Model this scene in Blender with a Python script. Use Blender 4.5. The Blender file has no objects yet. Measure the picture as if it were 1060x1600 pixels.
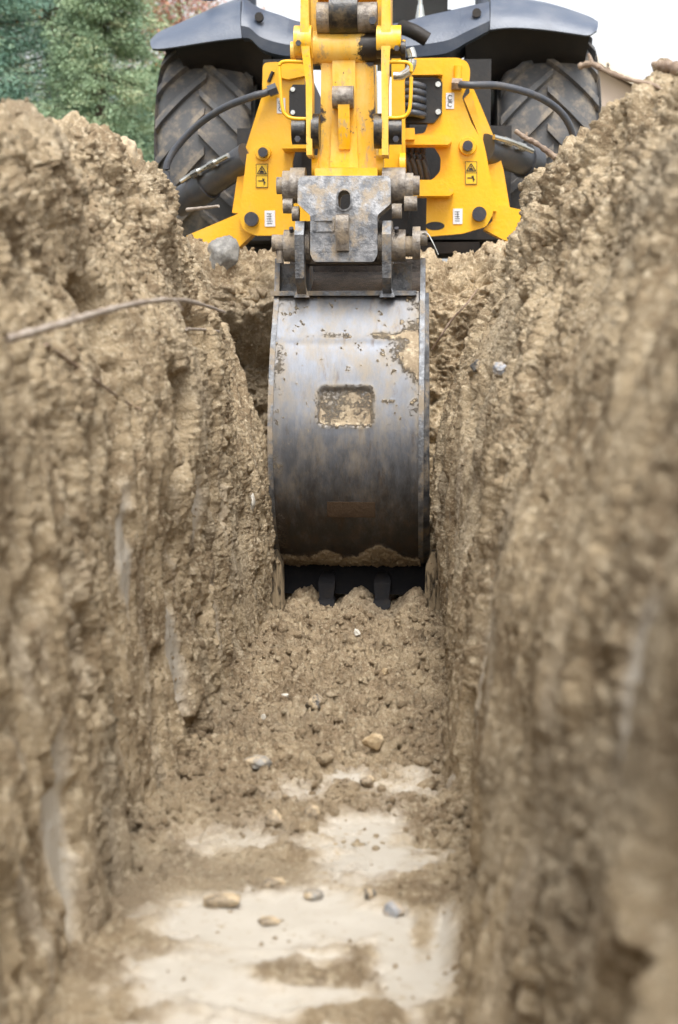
import bpy, bmesh, math, random
import numpy as np
from mathutils import Vector, Matrix, Euler
random.seed(7)
RNG = np.random.default_rng(11)
R = math.radians
S = bpy.context.scene
C = S.collection

# ------------------------------------------------------------------ camera, sky, sun, exposure
FPX = 2222.0
CAM_Z = 0.95
cam_d = bpy.data.cameras.new('camera'); cam = bpy.data.objects.new('camera', cam_d); C.objects.link(cam)
cam.location = (0, 0, CAM_Z)
PITCH, YAW = math.atan(260/FPX), math.atan(150/FPX)
cam.rotation_euler = (R(90)-PITCH, 0, YAW)
cam_d.sensor_fit = 'VERTICAL'; cam_d.sensor_height = 36; cam_d.sensor_width = 24
cam_d.lens = FPX/1600*36
cam_d.clip_start = 0.05; cam_d.clip_end = 2000
cam_d.dof.use_dof = True; cam_d.dof.focus_distance = 4.85; cam_d.dof.aperture_fstop = 3.4
S.camera = cam
CR = cam.rotation_euler.to_matrix()

w = bpy.data.worlds.new('World'); S.world = w; w.use_nodes = True
nt = w.node_tree; nt.nodes.clear()
sky = nt.nodes.new('ShaderNodeTexSky'); sky.sky_type = 'NISHITA'; sky.sun_disc = False
SUN_EL, SUN_AZ = R(62), R(168)          # compass direction the light comes from
sky.sun_elevation = SUN_EL; sky.sun_rotation = SUN_AZ
sky.air_density = 1.0; sky.dust_density = 4.0; sky.ozone_density = 1.0
hs = nt.nodes.new('ShaderNodeHueSaturation'); hs.inputs['Saturation'].default_value = 0.14
bg = nt.nodes.new('ShaderNodeBackground'); bg.inputs['Strength'].default_value = 0.15
wo = nt.nodes.new('ShaderNodeOutputWorld')
nt.links.new(sky.outputs[0], hs.inputs['Color']); nt.links.new(hs.outputs[0], bg.inputs['Color']); nt.links.new(bg.outputs[0], wo.inputs['Surface'])
sd = bpy.data.lights.new('sun', 'SUN'); sd.energy = 1.1; sd.angle = R(30); sd.color = (1, .96, .9)
so = bpy.data.objects.new('sun', sd); C.objects.link(so); so.location = (-3, -3, 12)
sv = Vector((math.sin(SUN_AZ)*math.cos(SUN_EL), math.cos(SUN_AZ)*math.cos(SUN_EL), math.sin(SUN_EL)))
so.rotation_euler = sv.to_track_quat('Z', 'Y').to_euler()
S.view_settings.view_transform = 'Standard'; S.view_settings.look = 'None'
S.view_settings.exposure = 1.18; S.view_settings.gamma = 1
S.cycles.max_bounces = 9; S.cycles.diffuse_bounces = 7

def ray(px, py):
    return (CR @ Vector(((px-530)/FPX, -(py-800)/FPX, -1))).normalized()
def P(px, py, Y):                       # photo pixel + distance along the trench -> point
    d = ray(px, py); k = Y/d.y
    return Vector((d.x*k, Y, CAM_Z+d.z*k))
def PZ(px, py, z):
    d = ray(px, py); k = (z-CAM_Z)/d.z
    return Vector((d.x*k, d.y*k, z))

# ------------------------------------------------------------------ numpy noise
def _h(ix, iy, iz, seed):
    n = (ix.astype(np.int64)*374761393 + iy.astype(np.int64)*668265263 + iz.astype(np.int64)*2147483647 % 4294967291 + iz.astype(np.int64)*1274126177 + seed*974634777) & 0xffffffff
    n = ((n ^ (n >> 13))*1274126177) & 0xffffffff
    n = ((n ^ (n >> 16))*2246822519) & 0xffffffff
    return ((n ^ (n >> 15)) & 0xffffff)/float(0xffffff)
def vnoise(p, seed=0):
    i = np.floor(p).astype(np.int64); f = p-i; f = f*f*f*(f*(f*6-15)+10)
    r = 0
    for dx in (0, 1):
        wx = f[:, 0] if dx else 1-f[:, 0]
        for dy in (0, 1):
            wy = f[:, 1] if dy else 1-f[:, 1]
            for dz in (0, 1):
                wz = f[:, 2] if dz else 1-f[:, 2]
                r = r + wx*wy*wz*_h(i[:, 0]+dx, i[:, 1]+dy, i[:, 2]+dz, seed)
    return r
def fbm(p, scale, octv=4, seed=0, gain=.5):
    r = 0; a = 1; t = 0; q = p/scale
    for o in range(octv):
        r = r+a*(vnoise(q+o*17.3, seed+o)-.5); t += a; a *= gain; q = q*2.03
    return r/t*2
def worley(p, scale, seed=0):
    q = p/scale; i = np.floor(q).astype(np.int64); f = q-i
    d1 = np.full(len(p), 9.); d2 = np.full(len(p), 9.); idv = np.zeros(len(p))
    for dx in (-1, 0, 1):
        for dy in (-1, 0, 1):
            for dz in (-1, 0, 1):
                a, b, c = i[:, 0]+dx, i[:, 1]+dy, i[:, 2]+dz
                hx, hy, hz = _h(a, b, c, seed), _h(a, b, c, seed+51), _h(a, b, c, seed+97)
                d = (dx+hx-f[:, 0])**2+(dy+hy-f[:, 1])**2+(dz+hz-f[:, 2])**2
                m = d < d1
                d2 = np.where(m, d1, np.minimum(d2, d)); idv = np.where(m, hx, idv); d1 = np.where(m, d, d1)
    return np.sqrt(d1), np.sqrt(d2), idv
def sst(x, a, b):
    t = np.clip((x-a)/(b-a), 0, 1); return t*t*(3-2*t)
def clods(p, scale, seed, warp=.35):
    wp = p+scale*warp*np.stack([fbm(p, scale*.6, 2, seed+k*7) for k in range(3)], 1)
    d1, d2, idv = worley(wp, scale, seed)
    return (1-np.clip(d1, 0, 1)**2)*(.25+.75*idv)*sst(d2-d1, 0, .22)

# ------------------------------------------------------------------ mesh helpers
def link(name, me, m=None, parent=None):
    o = bpy.data.objects.new(name, me); C.objects.link(o)
    if m is not None: me.materials.append(m)
    if parent is not None:
        o.parent = parent
    return o
def tag(o, label=None, cat=None, group=None, kind=None):
    if label: o['label'] = label
    if cat: o['category'] = cat
    if group: o['group'] = group
    if kind: o['kind'] = kind
    return o
def np_mesh(name, v, faces, attrs=None, smooth=True):
    me = bpy.data.meshes.new(name)
    n = len(v); me.vertices.add(n); me.vertices.foreach_set('co', v.astype(np.float32).ravel())
    k = faces.shape[1]; nf = len(faces)
    me.loops.add(nf*k); me.loops.foreach_set('vertex_index', faces.astype(np.int32).ravel())
    me.polygons.add(nf); me.polygons.foreach_set('loop_start', np.arange(0, nf*k, k, dtype=np.int32))
    me.update(calc_edges=True); me.validate()
    if smooth: me.polygons.foreach_set('use_smooth', np.ones(len(me.polygons), dtype=bool))
    for a, arr in (attrs or {}).items():
        at = me.attributes.new(a, 'FLOAT', 'POINT'); at.data.foreach_set('value', arr.astype(np.float32))
    return me
def grid_faces(nu, nv):
    i = np.arange(nu*nv).reshape(nu, nv)
    return np.stack([i[:-1, :-1].ravel(), i[1:, :-1].ravel(), i[1:, 1:].ravel(), i[:-1, 1:].ravel()], 1)
ROOT = Vector((0, 0, 0))                # the root empty's position while its parts are being built
def bm_obj(name, bm, m, parent=None, bevel=0, smooth=True, seg=2, root=None):
    rt = ROOT if root is None else root
    if bevel:
        es = [e for e in bm.edges if len(e.link_faces) == 2 and e.calc_face_angle(0) > .6]
        bmesh.ops.bevel(bm, geom=es, offset=bevel, segments=seg, affect='EDGES', profile=.5, clamp_overlap=True)
    bmesh.ops.recalc_face_normals(bm, faces=bm.faces)
    if parent is not None:
        bmesh.ops.translate(bm, verts=bm.verts, vec=-rt)
    me = bpy.data.meshes.new(name); bm.to_mesh(me); bm.free()
    if smooth:
        me.polygons.foreach_set('use_smooth', np.ones(len(me.polygons), dtype=bool))
        try: me.set_sharp_from_angle(angle=R(38))
        except Exception: pass
    return link(name, me, m, parent)
def prism(bm, pts, vec):                # closed outline of 3-D points pushed along vec
    a = [bm.verts.new(p) for p in pts]; b = [bm.verts.new(Vector(p)+Vector(vec)) for p in pts]
    n = len(a)
    bm.faces.new(a); bm.faces.new(b[::-1])
    for i in range(n): bm.faces.new((a[i], b[i], b[(i+1) % n], a[(i+1) % n]))
def box(bm, a, b):
    x0, y0, z0 = a; x1, y1, z1 = b
    prism(bm, [(x0, y0, z0), (x1, y0, z0), (x1, y0, z1), (x0, y0, z1)], (0, y1-y0, 0))
def pbox(bm, px0, py0, px1, py1, Y0, Y1):   # box whose front face at Y0 spans those photo pixels
    a = P(px0, py1, Y0); b = P(px1, py0, Y0)
    box(bm, (a.x, Y0, a.z), (b.x, Y1, b.z))
def round_pts(pts, r=.3, n=4):          # cut the corners of an outline into arcs
    out = []; N = len(pts)
    for i in range(N):
        p0, p, p1 = Vector(pts[i-1]), Vector(pts[i]), Vector(pts[(i+1) % N])
        a = p.lerp(p0, min(r/max((p-p0).length, 1e-6), .48)); b = p.lerp(p1, min(r/max((p-p1).length, 1e-6), .48))
        for k in range(n+1):
            t = k/n; out.append((a*(1-t)**2+p*2*t*(1-t)+b*t*t))
    return out
def ppx(px_pts, Y, r=0):
    pts = [P(x, y, Y) for x, y in px_pts]
    return round_pts(pts, r) if r else pts
def cyl(bm, p0, p1, r0, r1=None, n=28, cap=True):
    p0, p1 = Vector(p0), Vector(p1); r1 = r0 if r1 is None else r1
    q = (p1-p0).to_track_quat('Z', 'Y')
    A = []; B = []
    for i in range(n):
        c = Vector((math.cos(2*PI*i/n), math.sin(2*PI*i/n), 0))
        A.append(bm.verts.new(p0+q@(c*r0))); B.append(bm.verts.new(p1+q@(c*r1)))
    for i in range(n): bm.faces.new((A[i], A[(i+1) % n], B[(i+1) % n], B[i]))
    if cap: bm.faces.new(A[::-1]); bm.faces.new(B)
PI = math.pi
def xcyl(bm, px0, px1, py, Y, r, r1=None, n=28):   # round bar lying across the trench
    a = P(px0, py, Y); b = P(px1, py, Y); b.z = a.z
    cyl(bm, a, b, r, r1, n)
def catmull(pts, n):
    pts = [Vector(p) for p in pts]; out = []
    e = [pts[0]*2-pts[1]]+pts+[pts[-1]*2-pts[-2]]
    for i in range(1, len(e)-2):
        for k in range(n):
            t = k/n; a, b, c, d = e[i-1], e[i], e[i+1], e[i+2]
            out.append(.5*((2*b)+(c-a)*t+(2*a-5*b+4*c-d)*t*t+(3*b-a-3*c+d)*t**3))
    out.append(pts[-1]); return out
def tube(bm, pts, rad, n=12, sub=6, jitter=0):
    if sub: pts = catmull(pts, sub)
    m = len(pts); rings = []
    for i, p in enumerate(pts):
        t = (pts[min(i+1, m-1)]-pts[max(i-1, 0)]).normalized(); q = t.to_track_quat('Z', 'Y')
        r = rad(i/(m-1)) if callable(rad) else rad
        r *= 1+jitter*(random.random()-.5)
        rings.append([bm.verts.new(p+q@Vector((math.cos(2*PI*k/n)*r, math.sin(2*PI*k/n)*r, 0))) for k in range(n)])
    for a, b in zip(rings[:-1], rings[1:]):
        for k in range(n): bm.faces.new((a[k], a[(k+1) % n], b[(k+1) % n], b[k]))
    bm.faces.new(rings[0][::-1]); bm.faces.new(rings[-1])
def lathe_x(bm, prof, centre, n=48, capends=False):   # prof: (x, radius) around an axis parallel to X
    rings = []
    for x, r in prof:
        rings.append([bm.verts.new((centre[0]+x, centre[1]+math.cos(2*PI*k/n)*r, centre[2]+math.sin(2*PI*k/n)*r)) for k in range(n)])
    for a, b in zip(rings[:-1], rings[1:]):
        for k in range(n): bm.faces.new((a[k], a[(k+1) % n], b[(k+1) % n], b[k]))
    if capends: bm.faces.new(rings[0]); bm.faces.new(rings[-1][::-1])

# ------------------------------------------------------------------ materials
class NT:
    def __init__(s, name):
        s.m = bpy.data.materials.new(name); s.m.use_nodes = True; s.t = s.m.node_tree
        s.b = s.t.nodes['Principled BSDF']; s.tc = s.t.nodes.new('ShaderNodeTexCoord')
    def n(s, kind, **kw):
        x = s.t.nodes.new(kind)
        for k, v in kw.items(): setattr(x, k, v)
        return x
    def set(s, sock, v):
        if hasattr(v, 'is_linked') or isinstance(v, bpy.types.NodeSocket): s.t.links.new(v, sock)
        else:
            if isinstance(v, tuple) and len(v) == 3 and sock.type == 'RGBA': v = v+(1,)
            sock.default_value = v
    def noise(s, scale, detail=4, rough=.55, stretch=(1, 1, 1), dist=0, off=(0, 0, 0)):
        mp = s.n('ShaderNodeMapping'); s.t.links.new(s.tc.outputs['Object'], mp.inputs[0])
        mp.inputs['Scale'].default_value = stretch; mp.inputs['Location'].default_value = off
        x = s.n('ShaderNodeTexNoise'); s.t.links.new(mp.outputs[0], x.inputs['Vector'])
        x.inputs['Scale'].default_value = scale; x.inputs['Detail'].default_value = detail
        x.inputs['Roughness'].default_value = rough; x.inputs['Distortion'].default_value = dist
        return x.outputs['Fac']
    def vor(s, scale, feature='F1', stretch=(1, 1, 1)):
        mp = s.n('ShaderNodeMapping'); s.t.links.new(s.tc.outputs['Object'], mp.inputs[0]); mp.inputs['Scale'].default_value = stretch
        x = s.n('ShaderNodeTexVoronoi', feature=feature); s.t.links.new(mp.outputs[0], x.inputs['Vector']); x.inputs['Scale'].default_value = scale
        return x.outputs['Distance']
    def ramp(s, v, a, b, lo=0., hi=1.):
        x = s.n('ShaderNodeMapRange', interpolation_type='SMOOTHSTEP'); s.set(x.inputs[0], v)
        for i, q in enumerate((a, b, lo, hi)): x.inputs[i+1].default_value = q
        return x.outputs[0]
    def mix(s, f, a, b):
        x = s.n('ShaderNodeMix', data_type='RGBA'); s.set(x.inputs[0], f); s.set(x.inputs[6], a); s.set(x.inputs[7], b); return x.outputs[2]
    def mixf(s, f, a, b):
        x = s.n('ShaderNodeMix', data_type='FLOAT'); s.set(x.inputs[0], f); s.set(x.inputs[2], a); s.set(x.inputs[3], b); return x.outputs[0]
    def math(s, op, a, b=0.):
        x = s.n('ShaderNodeMath', operation=op); s.set(x.inputs[0], a); s.set(x.inputs[1], b); x.use_clamp = op in ('ADD',) and False; return x.outputs[0]
    def attr(s, name):
        x = s.n('ShaderNodeAttribute'); x.attribute_name = name; return x.outputs['Fac']
    def near(s, pts, r0, r1):            # 1 close to any of the points, 0 beyond r1
        out = None
        for p in pts:
            v = s.n('ShaderNodeVectorMath', operation='DISTANCE'); s.t.links.new(s.tc.outputs['Object'], v.inputs[0]); v.inputs[1].default_value = tuple(p)
            f = s.ramp(v.outputs['Value'], r0, r1, 1., 0.)
            out = f if out is None else s.math('MAXIMUM', out, f)
        return out
    def bump(s, h, dist=.002, strength=1., prev=None):
        x = s.n('ShaderNodeBump'); s.set(x.inputs['Height'], h); x.inputs['Distance'].default_value = dist; s.set(x.inputs['Strength'], strength)
        if prev is not None: s.t.links.new(prev, x.inputs['Normal'])
        return x.outputs[0]
    def out(s, col=None, rough=None, metal=None, normal=None, spec=None):
        if col is not None: s.set(s.b.inputs['Base Color'], col)
        if rough is not None: s.set(s.b.inputs['Roughness'], rough)
        if metal is not None: s.set(s.b.inputs['Metallic'], metal)
        if spec is not None: s.set(s.b.inputs['Specular IOR Level'], spec)
        if normal is not None: s.t.links.new(normal, s.b.inputs['Normal'])
        return s.m

SOIL_D = (.325, .238, .144); SOIL_M = (.59, .462, .298); SOIL_L = (.77, .645, .455)
def soil_colour(g):
    a = g.noise(7, 6, .6); b = g.noise(55, 5, .65); c = g.noise(1.7, 3, .5, off=(4, 2, 1))
    col = g.mix(g.ramp(a, .38, .62), SOIL_D, SOIL_M)
    col = g.mix(g.ramp(b, .48, .70), col, SOIL_L)
    col = g.mix(g.math('MULTIPLY', g.ramp(c, .5, .66), .35), col, (.40, .35, .27))
    return col
def make_soil(name='damp_tan_soil', damp=0.):
    g = NT(name)
    col = soil_colour(g)
    if damp: col = g.mix(g.ramp(g.noise(3.5, 5, .6, off=(7, 3, 2)), .3, .7, damp*.4, damp), col, (.235, .17, .105))
    wall = g.mix(g.math('MULTIPLY', g.ramp(g.noise(230, 3, .6), .56, .72), .7), col, (.68, .60, .45))
    wall = g.mix(g.math('MULTIPLY', g.ramp(g.noise(170, 3, .6, off=(3, 3, 3)), .6, .74), .55), wall, (.10, .075, .045))
    sm = g.attr('smear'); wet = g.attr('wet')
    clay = g.mix(g.noise(9, 4, .6), (.42, .382, .318), (.52, .485, .425))
    clay = g.mix(g.ramp(g.noise(60, 4, .6), .58, .75), clay, (.33, .26, .17))
    col2 = g.mix(sm, wall, clay)
    h = g.math('ADD', g.math('MULTIPLY', g.noise(160, 6, .68), 1.), g.math('MULTIPLY', g.noise(45, 5, .6), 1.6))
    n1 = g.bump(h, .012, g.mixf(sm, 1., .12))
    n2 = g.bump(g.noise(14, 3, .5), .006, g.mixf(sm, .2, .6), n1)
    rough = g.mixf(sm, .93, .50); rough = g.mixf(wet, rough, .22)
    return g.out(col2, rough, 0., n2, g.mixf(wet, .25, .7))
def make_stone(name, a, b, scale=30):
    g = NT(name); c = g.mix(g.ramp(g.noise(scale, 6, .65), .35, .65), a, b)
    c = g.mix(g.math('MULTIPLY', g.ramp(g.noise(scale*.7, 6, .7, off=(2, 5, 1)), .42, .58), .85), c, SOIL_M)
    return g.out(c, .75, 0., g.bump(g.noise(scale*4, 5, .6), .004))
def make_yellow(name, worn=0., grease=()):
    g = NT(name)
    col = g.mix(g.noise(3, 3, .5), (.80, .40, .003), (.84, .45, .005))
    if worn:
        col = g.mix(g.math('MULTIPLY', g.ramp(g.noise(9, 6, .65, (1, 1, .35)), .38, .66), .7*worn), col, (.78, .56, .17))
        col = g.mix(g.math('MULTIPLY', g.ramp(g.noise(26, 6, .7, (1, 1, .4), 0, (1, 2, 3)), .53, .66), .75*worn), col, (.40, .30, .16))
        col = g.mix(g.math('MULTIPLY', g.ramp(g.noise(60, 5, .7), .62, .70), worn), col, (.16, .10, .05))
    else:
        col = g.mix(g.math('MULTIPLY', g.ramp(g.noise(2.6, 6, .65), .42, .72), .35), col, (.62, .42, .14))
        col = g.mix(g.math('MULTIPLY', g.ramp(g.noise(20, 7, .7), .60, .72), .5), col, (.50, .33, .10))
        col = g.mix(g.math('MULTIPLY', g.ramp(g.noise(70, 4, .7), .68, .74), .7), col, (.25, .15, .06))
    rough = g.mixf(g.ramp(g.noise(12, 5, .6), .4, .7), .32, .55)
    if grease:
        gm = g.near(grease, .035, .105); gm = g.math('ADD', gm, g.math('MULTIPLY', g.math('SUBTRACT', g.noise(34, 6, .7), .5), 1.6))
        gm = g.ramp(gm, .40, .62); col = g.mix(gm, col, (.022, .015, .010)); rough = g.mixf(gm, rough, .4)
    return g.out(col, rough, 0., g.bump(g.noise(60, 4, .5), .0012))
def make_steel():
    g = NT('scuffed_bucket_steel')
    mud = g.attr('mud'); ldk = g.attr('low_dark')
    st = g.noise(22, 5, .7, (3, 1, .7)); base = g.mix(g.ramp(st, .3, .7), (.170, .180, .202), (.215, .228, .256))
    blot = g.ramp(g.noise(6, 6, .65, (1.6, 1, .7)), .40, .66)
    base = g.mix(g.math('MULTIPLY', blot, .5), base, (.14, .137, .135))
    ldk_mask = g.ramp(g.math('ADD', ldk, g.math('MULTIPLY', g.math('SUBTRACT', g.noise(9, 7, .75, (1.7, 1, .6), 0, (1, 7, 1)), .5), .9)), .3, .75)  # shell colour gets darker towards the bottom, broken up by noise
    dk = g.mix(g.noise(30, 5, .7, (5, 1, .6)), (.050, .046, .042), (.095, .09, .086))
    base = g.mix(g.math('MULTIPLY', ldk_mask, .92), base, dk)
    base = g.mix(g.math('MULTIPLY', g.ramp(g.noise(90, 4, .7, (5, 1, .8), 0, (5, 1, 2)), .63, .73), .5), base, (.36, .37, .39))
    rust = g.ramp(g.noise(11, 6, .65, (2.4, 1, .5), .3, (8, 1, 1)), .56, .70)
    base = g.mix(g.math('MULTIPLY', rust, .5), base, (.095, .062, .038))
    soil = g.mix(.38, soil_colour(g), (.20, .165, .125))
    mm = g.ramp(g.math('ADD', mud, g.math('MULTIPLY', g.math('SUBTRACT', g.noise(70, 8, .8), .5), 1.7)), .36, .70)
    film = g.math('MULTIPLY', g.ramp(g.noise(13, 7, .75, (1.3, 1, .6), 0, (3, 9, 2)), .40, .70), .55)
    film = g.math('ADD', film, g.math('MULTIPLY', g.ramp(mud, .08, .45), .35))
    base = g.mix(film, base, g.mix(ldk_mask, (.33, .27, .185), (.12, .08, .05)))
    col = g.mix(mm, base, soil)
    rough = g.mixf(mm, g.mixf(film, g.mixf(st, .50, .62), .7), .95)
    metal = g.mixf(mm, g.mixf(film, .85, .3), 0.)
    h = g.math('ADD', g.math('MULTIPLY', mm, .25), g.math('MULTIPLY', g.noise(50, 4, .6, (8, 1, .6)), .12))
    n = g.bump(h, .004); n = g.bump(g.noise(5, 3, .5), .01, .25, n)
    n = g.bump(g.math('MULTIPLY', mm, g.noise(220, 4, .6)), .004, 1., n)
    return g.out(col, rough, metal, n)
def make_cast(name, a, b, mudamt=.5, metal=.35):
    g = NT(name)
    c = g.mix(g.ramp(g.noise(30, 6, .65), .35, .65), a, b)
    c = g.mix(g.math('MULTIPLY', g.ramp(g.noise(130, 4, .7, (2, 1, 1)), .6, .72), .6), c, (.5, .48, .45))
    mm = g.ramp(g.noise(17, 7, .7, (1, 1, .7), 0, (3, 3, 1)), .60-.16*mudamt, .74-.12*mudamt)
    mm = g.math('MULTIPLY', mm, .8)
    c = g.mix(mm, c, (.34, .27, .185))
    n = g.bump(g.noise(110, 5, .6), .003)
    return g.out(c, g.mixf(mm, .5, .92), g.mixf(mm, metal, 0.), n)
def make_black(name, col=(.018, .019, .021), rough=.45, dust=.3, dustcol=(.20, .165, .12), scale=14):
    g = NT(name)
    mm = g.math('MULTIPLY', g.ramp(g.noise(scale, 7, .7), .44, .72), dust)
    c = g.mix(mm, col, dustcol)
    return g.out(c, g.mixf(mm, rough, .85), 0., g.bump(g.noise(90, 4, .6), .0012))
def make_plain(name, col, rough=.5, metal=0., var=.15, scale=20):
    g = NT(name); d = tuple(c*(1-var) for c in col)
    return g.out(g.mix(g.noise(scale, 5, .6), d, col), rough, metal, g.bump(g.noise(scale*4, 4, .5), .001))
M = {}
M['soil'] = make_soil(); M['floor_soil'] = make_soil('freshly_dug_damp_soil', .6)
M['steel'] = make_steel()
M['cast'] = make_cast('worn_cast_steel', (.10, .105, .115), (.27, .27, .275), .75)
M['pin'] = make_cast('muddy_pin_steel', (.12, .10, .085), (.30, .27, .235), .9)
M['edge'] = make_black('dark_wear_steel', (.009, .009, .011), .7, .35, (.04, .03, .02), 20)
M['edge'].node_tree.nodes['Principled BSDF'].inputs['Specular IOR Level'].default_value = .18
M['plastic'] = make_black('grey_black_fender_plastic', (.085, .108, .155), .36, .3, (.25, .26, .28), 5)
M['flap'] = make_black('black_arch_plastic', (.016, .014, .013), .6, .35, (.075, .05, .035), 3)
M['rubber'] = make_black('dusty_tyre_rubber', (.095, .097, .102), .72, .95, (.31, .26, .20), 9)
M['hose'] = make_black('black_hydraulic_hose', (.055, .062, .078), .4, .3)
M['black'] = make_black('black_chassis_paint', (.012, .012, .013), .5, .25, (.08, .06, .045))
M['cylblack'] = make_black('black_cylinder_paint', (.055, .060, .070), .32, .3, (.16, .13, .10), 9)
M['grease'] = make_black('greasy_rubber', (.012, .011, .011), .3, .35, (.30, .21, .10), 20)
M['chrome'] = make_plain('plated_steel', (.62, .62, .58), .25, .9)
M['white'] = make_plain('white_sticker', (.72, .73, .76), .4, 0, .06)
M['ink'] = make_plain('black_ink', (.02, .02, .02), .5)
M['bolt'] = make_black('dark_bolt_steel', (.03, .03, .04), .35, .2)
M['wood'] = make_cast('grey_dead_wood', (.24, .19, .15), (.42, .36, .30), .3, 0.)
M['root'] = make_cast('brown_root_bark', (.17, .115, .08), (.32, .235, .165), .3, 0.)
M['glass'] = NT('cab_glass').out((.9, .95, .95), .02, 0.)
M['glass'].node_tree.nodes['Principled BSDF'].inputs['Transmission Weight'].default_value = 1
M['glass'].node_tree.nodes['Principled BSDF'].inputs['IOR'].default_value = 1.02

# ------------------------------------------------------------------ the ground: trench walls, floor, end, sheet
def interp_profiles(keys, ys, ts):
    ky = np.array([k[0] for k in keys]); arr = np.array([k[1] for k in keys], float)   # (nk, K, 2)
    K = arr.shape[1]
    # interpolate along Y
    A = np.zeros((len(ys), K, 2))
    for k in range(K):
        for c in range(2): A[:, k, c] = np.interp(ys, ky, arr[:, k, c])
    # catmull along index
    out = np.zeros((len(ys), len(ts), 2))
    e = np.concatenate([A[:, :1]*2-A[:, 1:2], A, A[:, -1:]*2-A[:, -2:-1]], 1)
    for j, t in enumerate(ts):
        i = min(int(t), K-2); f = t-i
        a, b, c, d = e[:, i], e[:, i+1], e[:, i+2], e[:, i+3]
        out[:, j] = .5*((2*b)+(c-a)*f+(2*a-5*b+4*c-d)*f*f+(3*b-a-3*c+d)*f**3)
    return out
def gradn(V, nu, nv):
    G = V.reshape(nu, nv, 3); du = np.gradient(G, axis=0); dv = np.gradient(G, axis=1)
    n = np.cross(du, dv); n /= np.linalg.norm(n, axis=2, keepdims=True)+1e-9
    return n.reshape(-1, 3)
def ell(V, y, z, ry, rz, soft=.35):
    d = np.sqrt(((V[:, 1]-y)/ry)**2+((V[:, 2]-z)/rz)**2)
    return 1-sst(d, 1-soft, 1+soft)
yn = np.concatenate([np.linspace(-2.2, .4, 40, endpoint=False), np.linspace(.4, 3.0, 300, endpoint=False), np.linspace(3.0, 6.1, 400)])
def build_wall(keys, side, smears, seed, name):
    ts = np.concatenate([np.linspace(0, 6, 560, endpoint=False), np.linspace(6, 8, 70)])
    pr = interp_profiles(keys, yn, ts); nu, nv = len(yn), len(ts)
    V = np.zeros((nu, nv, 3)); V[:, :, 0] = pr[:, :, 0]; V[:, :, 1] = yn[:, None]; V[:, :, 2] = pr[:, :, 1]
    V = V.reshape(-1, 3); N = gradn(V, nu, nv)
    if side < 0: N = -N
    # make N face the trench
    if (N[:nv*20].mean(0)[0]*(-side)) < 0: N = -N
    T = np.tile(ts, nu); z = V[:, 2]
    hi = sst(z, .55, 1.15)                      # loose crumbly top
    m1 = sst(fbm(V, .5, 3, seed+1), -.35, .35)
    loose = np.clip(hi*.8+.38*m1*(1-.3*hi)+.06, 0, 1)
    lat = sst(fbm(V, .16, 2, seed+40), -.3, .3)
    seg = np.linalg.norm(np.diff(V.reshape(nu, nv, 3), axis=1), axis=2)
    arc = np.concatenate([np.zeros((nu, 1)), np.cumsum(seg, 1)], 1).ravel()
    wq = .012*fbm(V, .12, 3, seed+60)+.05*fbm(V, .6, 2, seed+61)
    stv = np.stack([np.zeros(len(V)), V[:, 1]+wq+.05*arc, arc*.07], 1)
    rim_ = sst(z, 1.0, 1.3)
    scr = sst(fbm(stv*np.array([1, 1, 6]), .30, 3, seed+90), -.15, .30)*(1-rim_); iso = 1-.6*scr
    D = .050*fbm(V, .45, 3, seed+2)
    D += .075*fbm(V, .14, 5, seed+3, .60)*(.10+.30*loose+.60*rim_)*iso
    D += (.032*(clods(V, .17, seed+5, .9)-.2)*(.4+.6*lat)*rim_+.016*(clods(V, .075, seed+6, .8)-.2)*(.1+.35*lat+.55*rim_))*loose
    D += .006*(clods(V, .028, seed+7, .7)-.2)*(.25+.75*loose)*sst(fbm(V, .08, 2, seed+44), -.3, .3)+.015*fbm(V, .024, 5, seed+8, .78)*iso
    big = sst(fbm(V*np.array([1, 1.5, .7])+5, .30, 3, seed+70), .30, .46); D -= .080*big*(.35+.65*loose)
    hole = sst(fbm(V*np.array([1, 1, .8]), .16, 3, seed+9), .30, .46); D -= .062*hole*(.25+.75*loose)
    pits = sst(fbm(V*np.array([1, 1.3, .55]), .032, 3, seed+10), .22, .48)*sst(fbm(V, .25, 3, seed+11), -.35, .25); D -= .020*pits*iso
    pits2 = sst(fbm(V*np.array([1, 1.3, .5]), .075, 3, seed+16), .28, .46); D -= .026*pits2*iso
    D += .022*fbm(stv, .026, 4, seed+12, .6)*(1-.75*rim_)+.026*fbm(stv, .09, 3, seed+13)*(1-.7*rim_)
    D -= D.mean()-.006
    if side < 0: D -= .13*ell(V, 5.2, .82, .22, .30, .6)
    sm = np.zeros(len(V))
    for (yy, zz, ry, rz) in smears: sm = np.maximum(sm, ell(V+.02*np.stack([fbm(V, .1, 2, 77+k) for k in range(3)], 1), yy, zz, ry, rz))
    vs = sst(fbm(stv, .05, 2, seed+15), .28, .55)*(1-loose)*.35*(1-sst(z, .45, .8))
    sm2 = np.maximum(sm, vs)
    D = D*(1-.85*sm)-.012*sm
    D *= 1-.55*vs
    V2 = V+N*D[:, None]
    me = np_mesh(name, V2, grid_faces(nu, nv), {'smear': sm2, 'wet': sm*.5})
    return link(name, me, M['soil']), V2.reshape(nu, nv, 3), N.reshape(nu, nv, 3)

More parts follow.
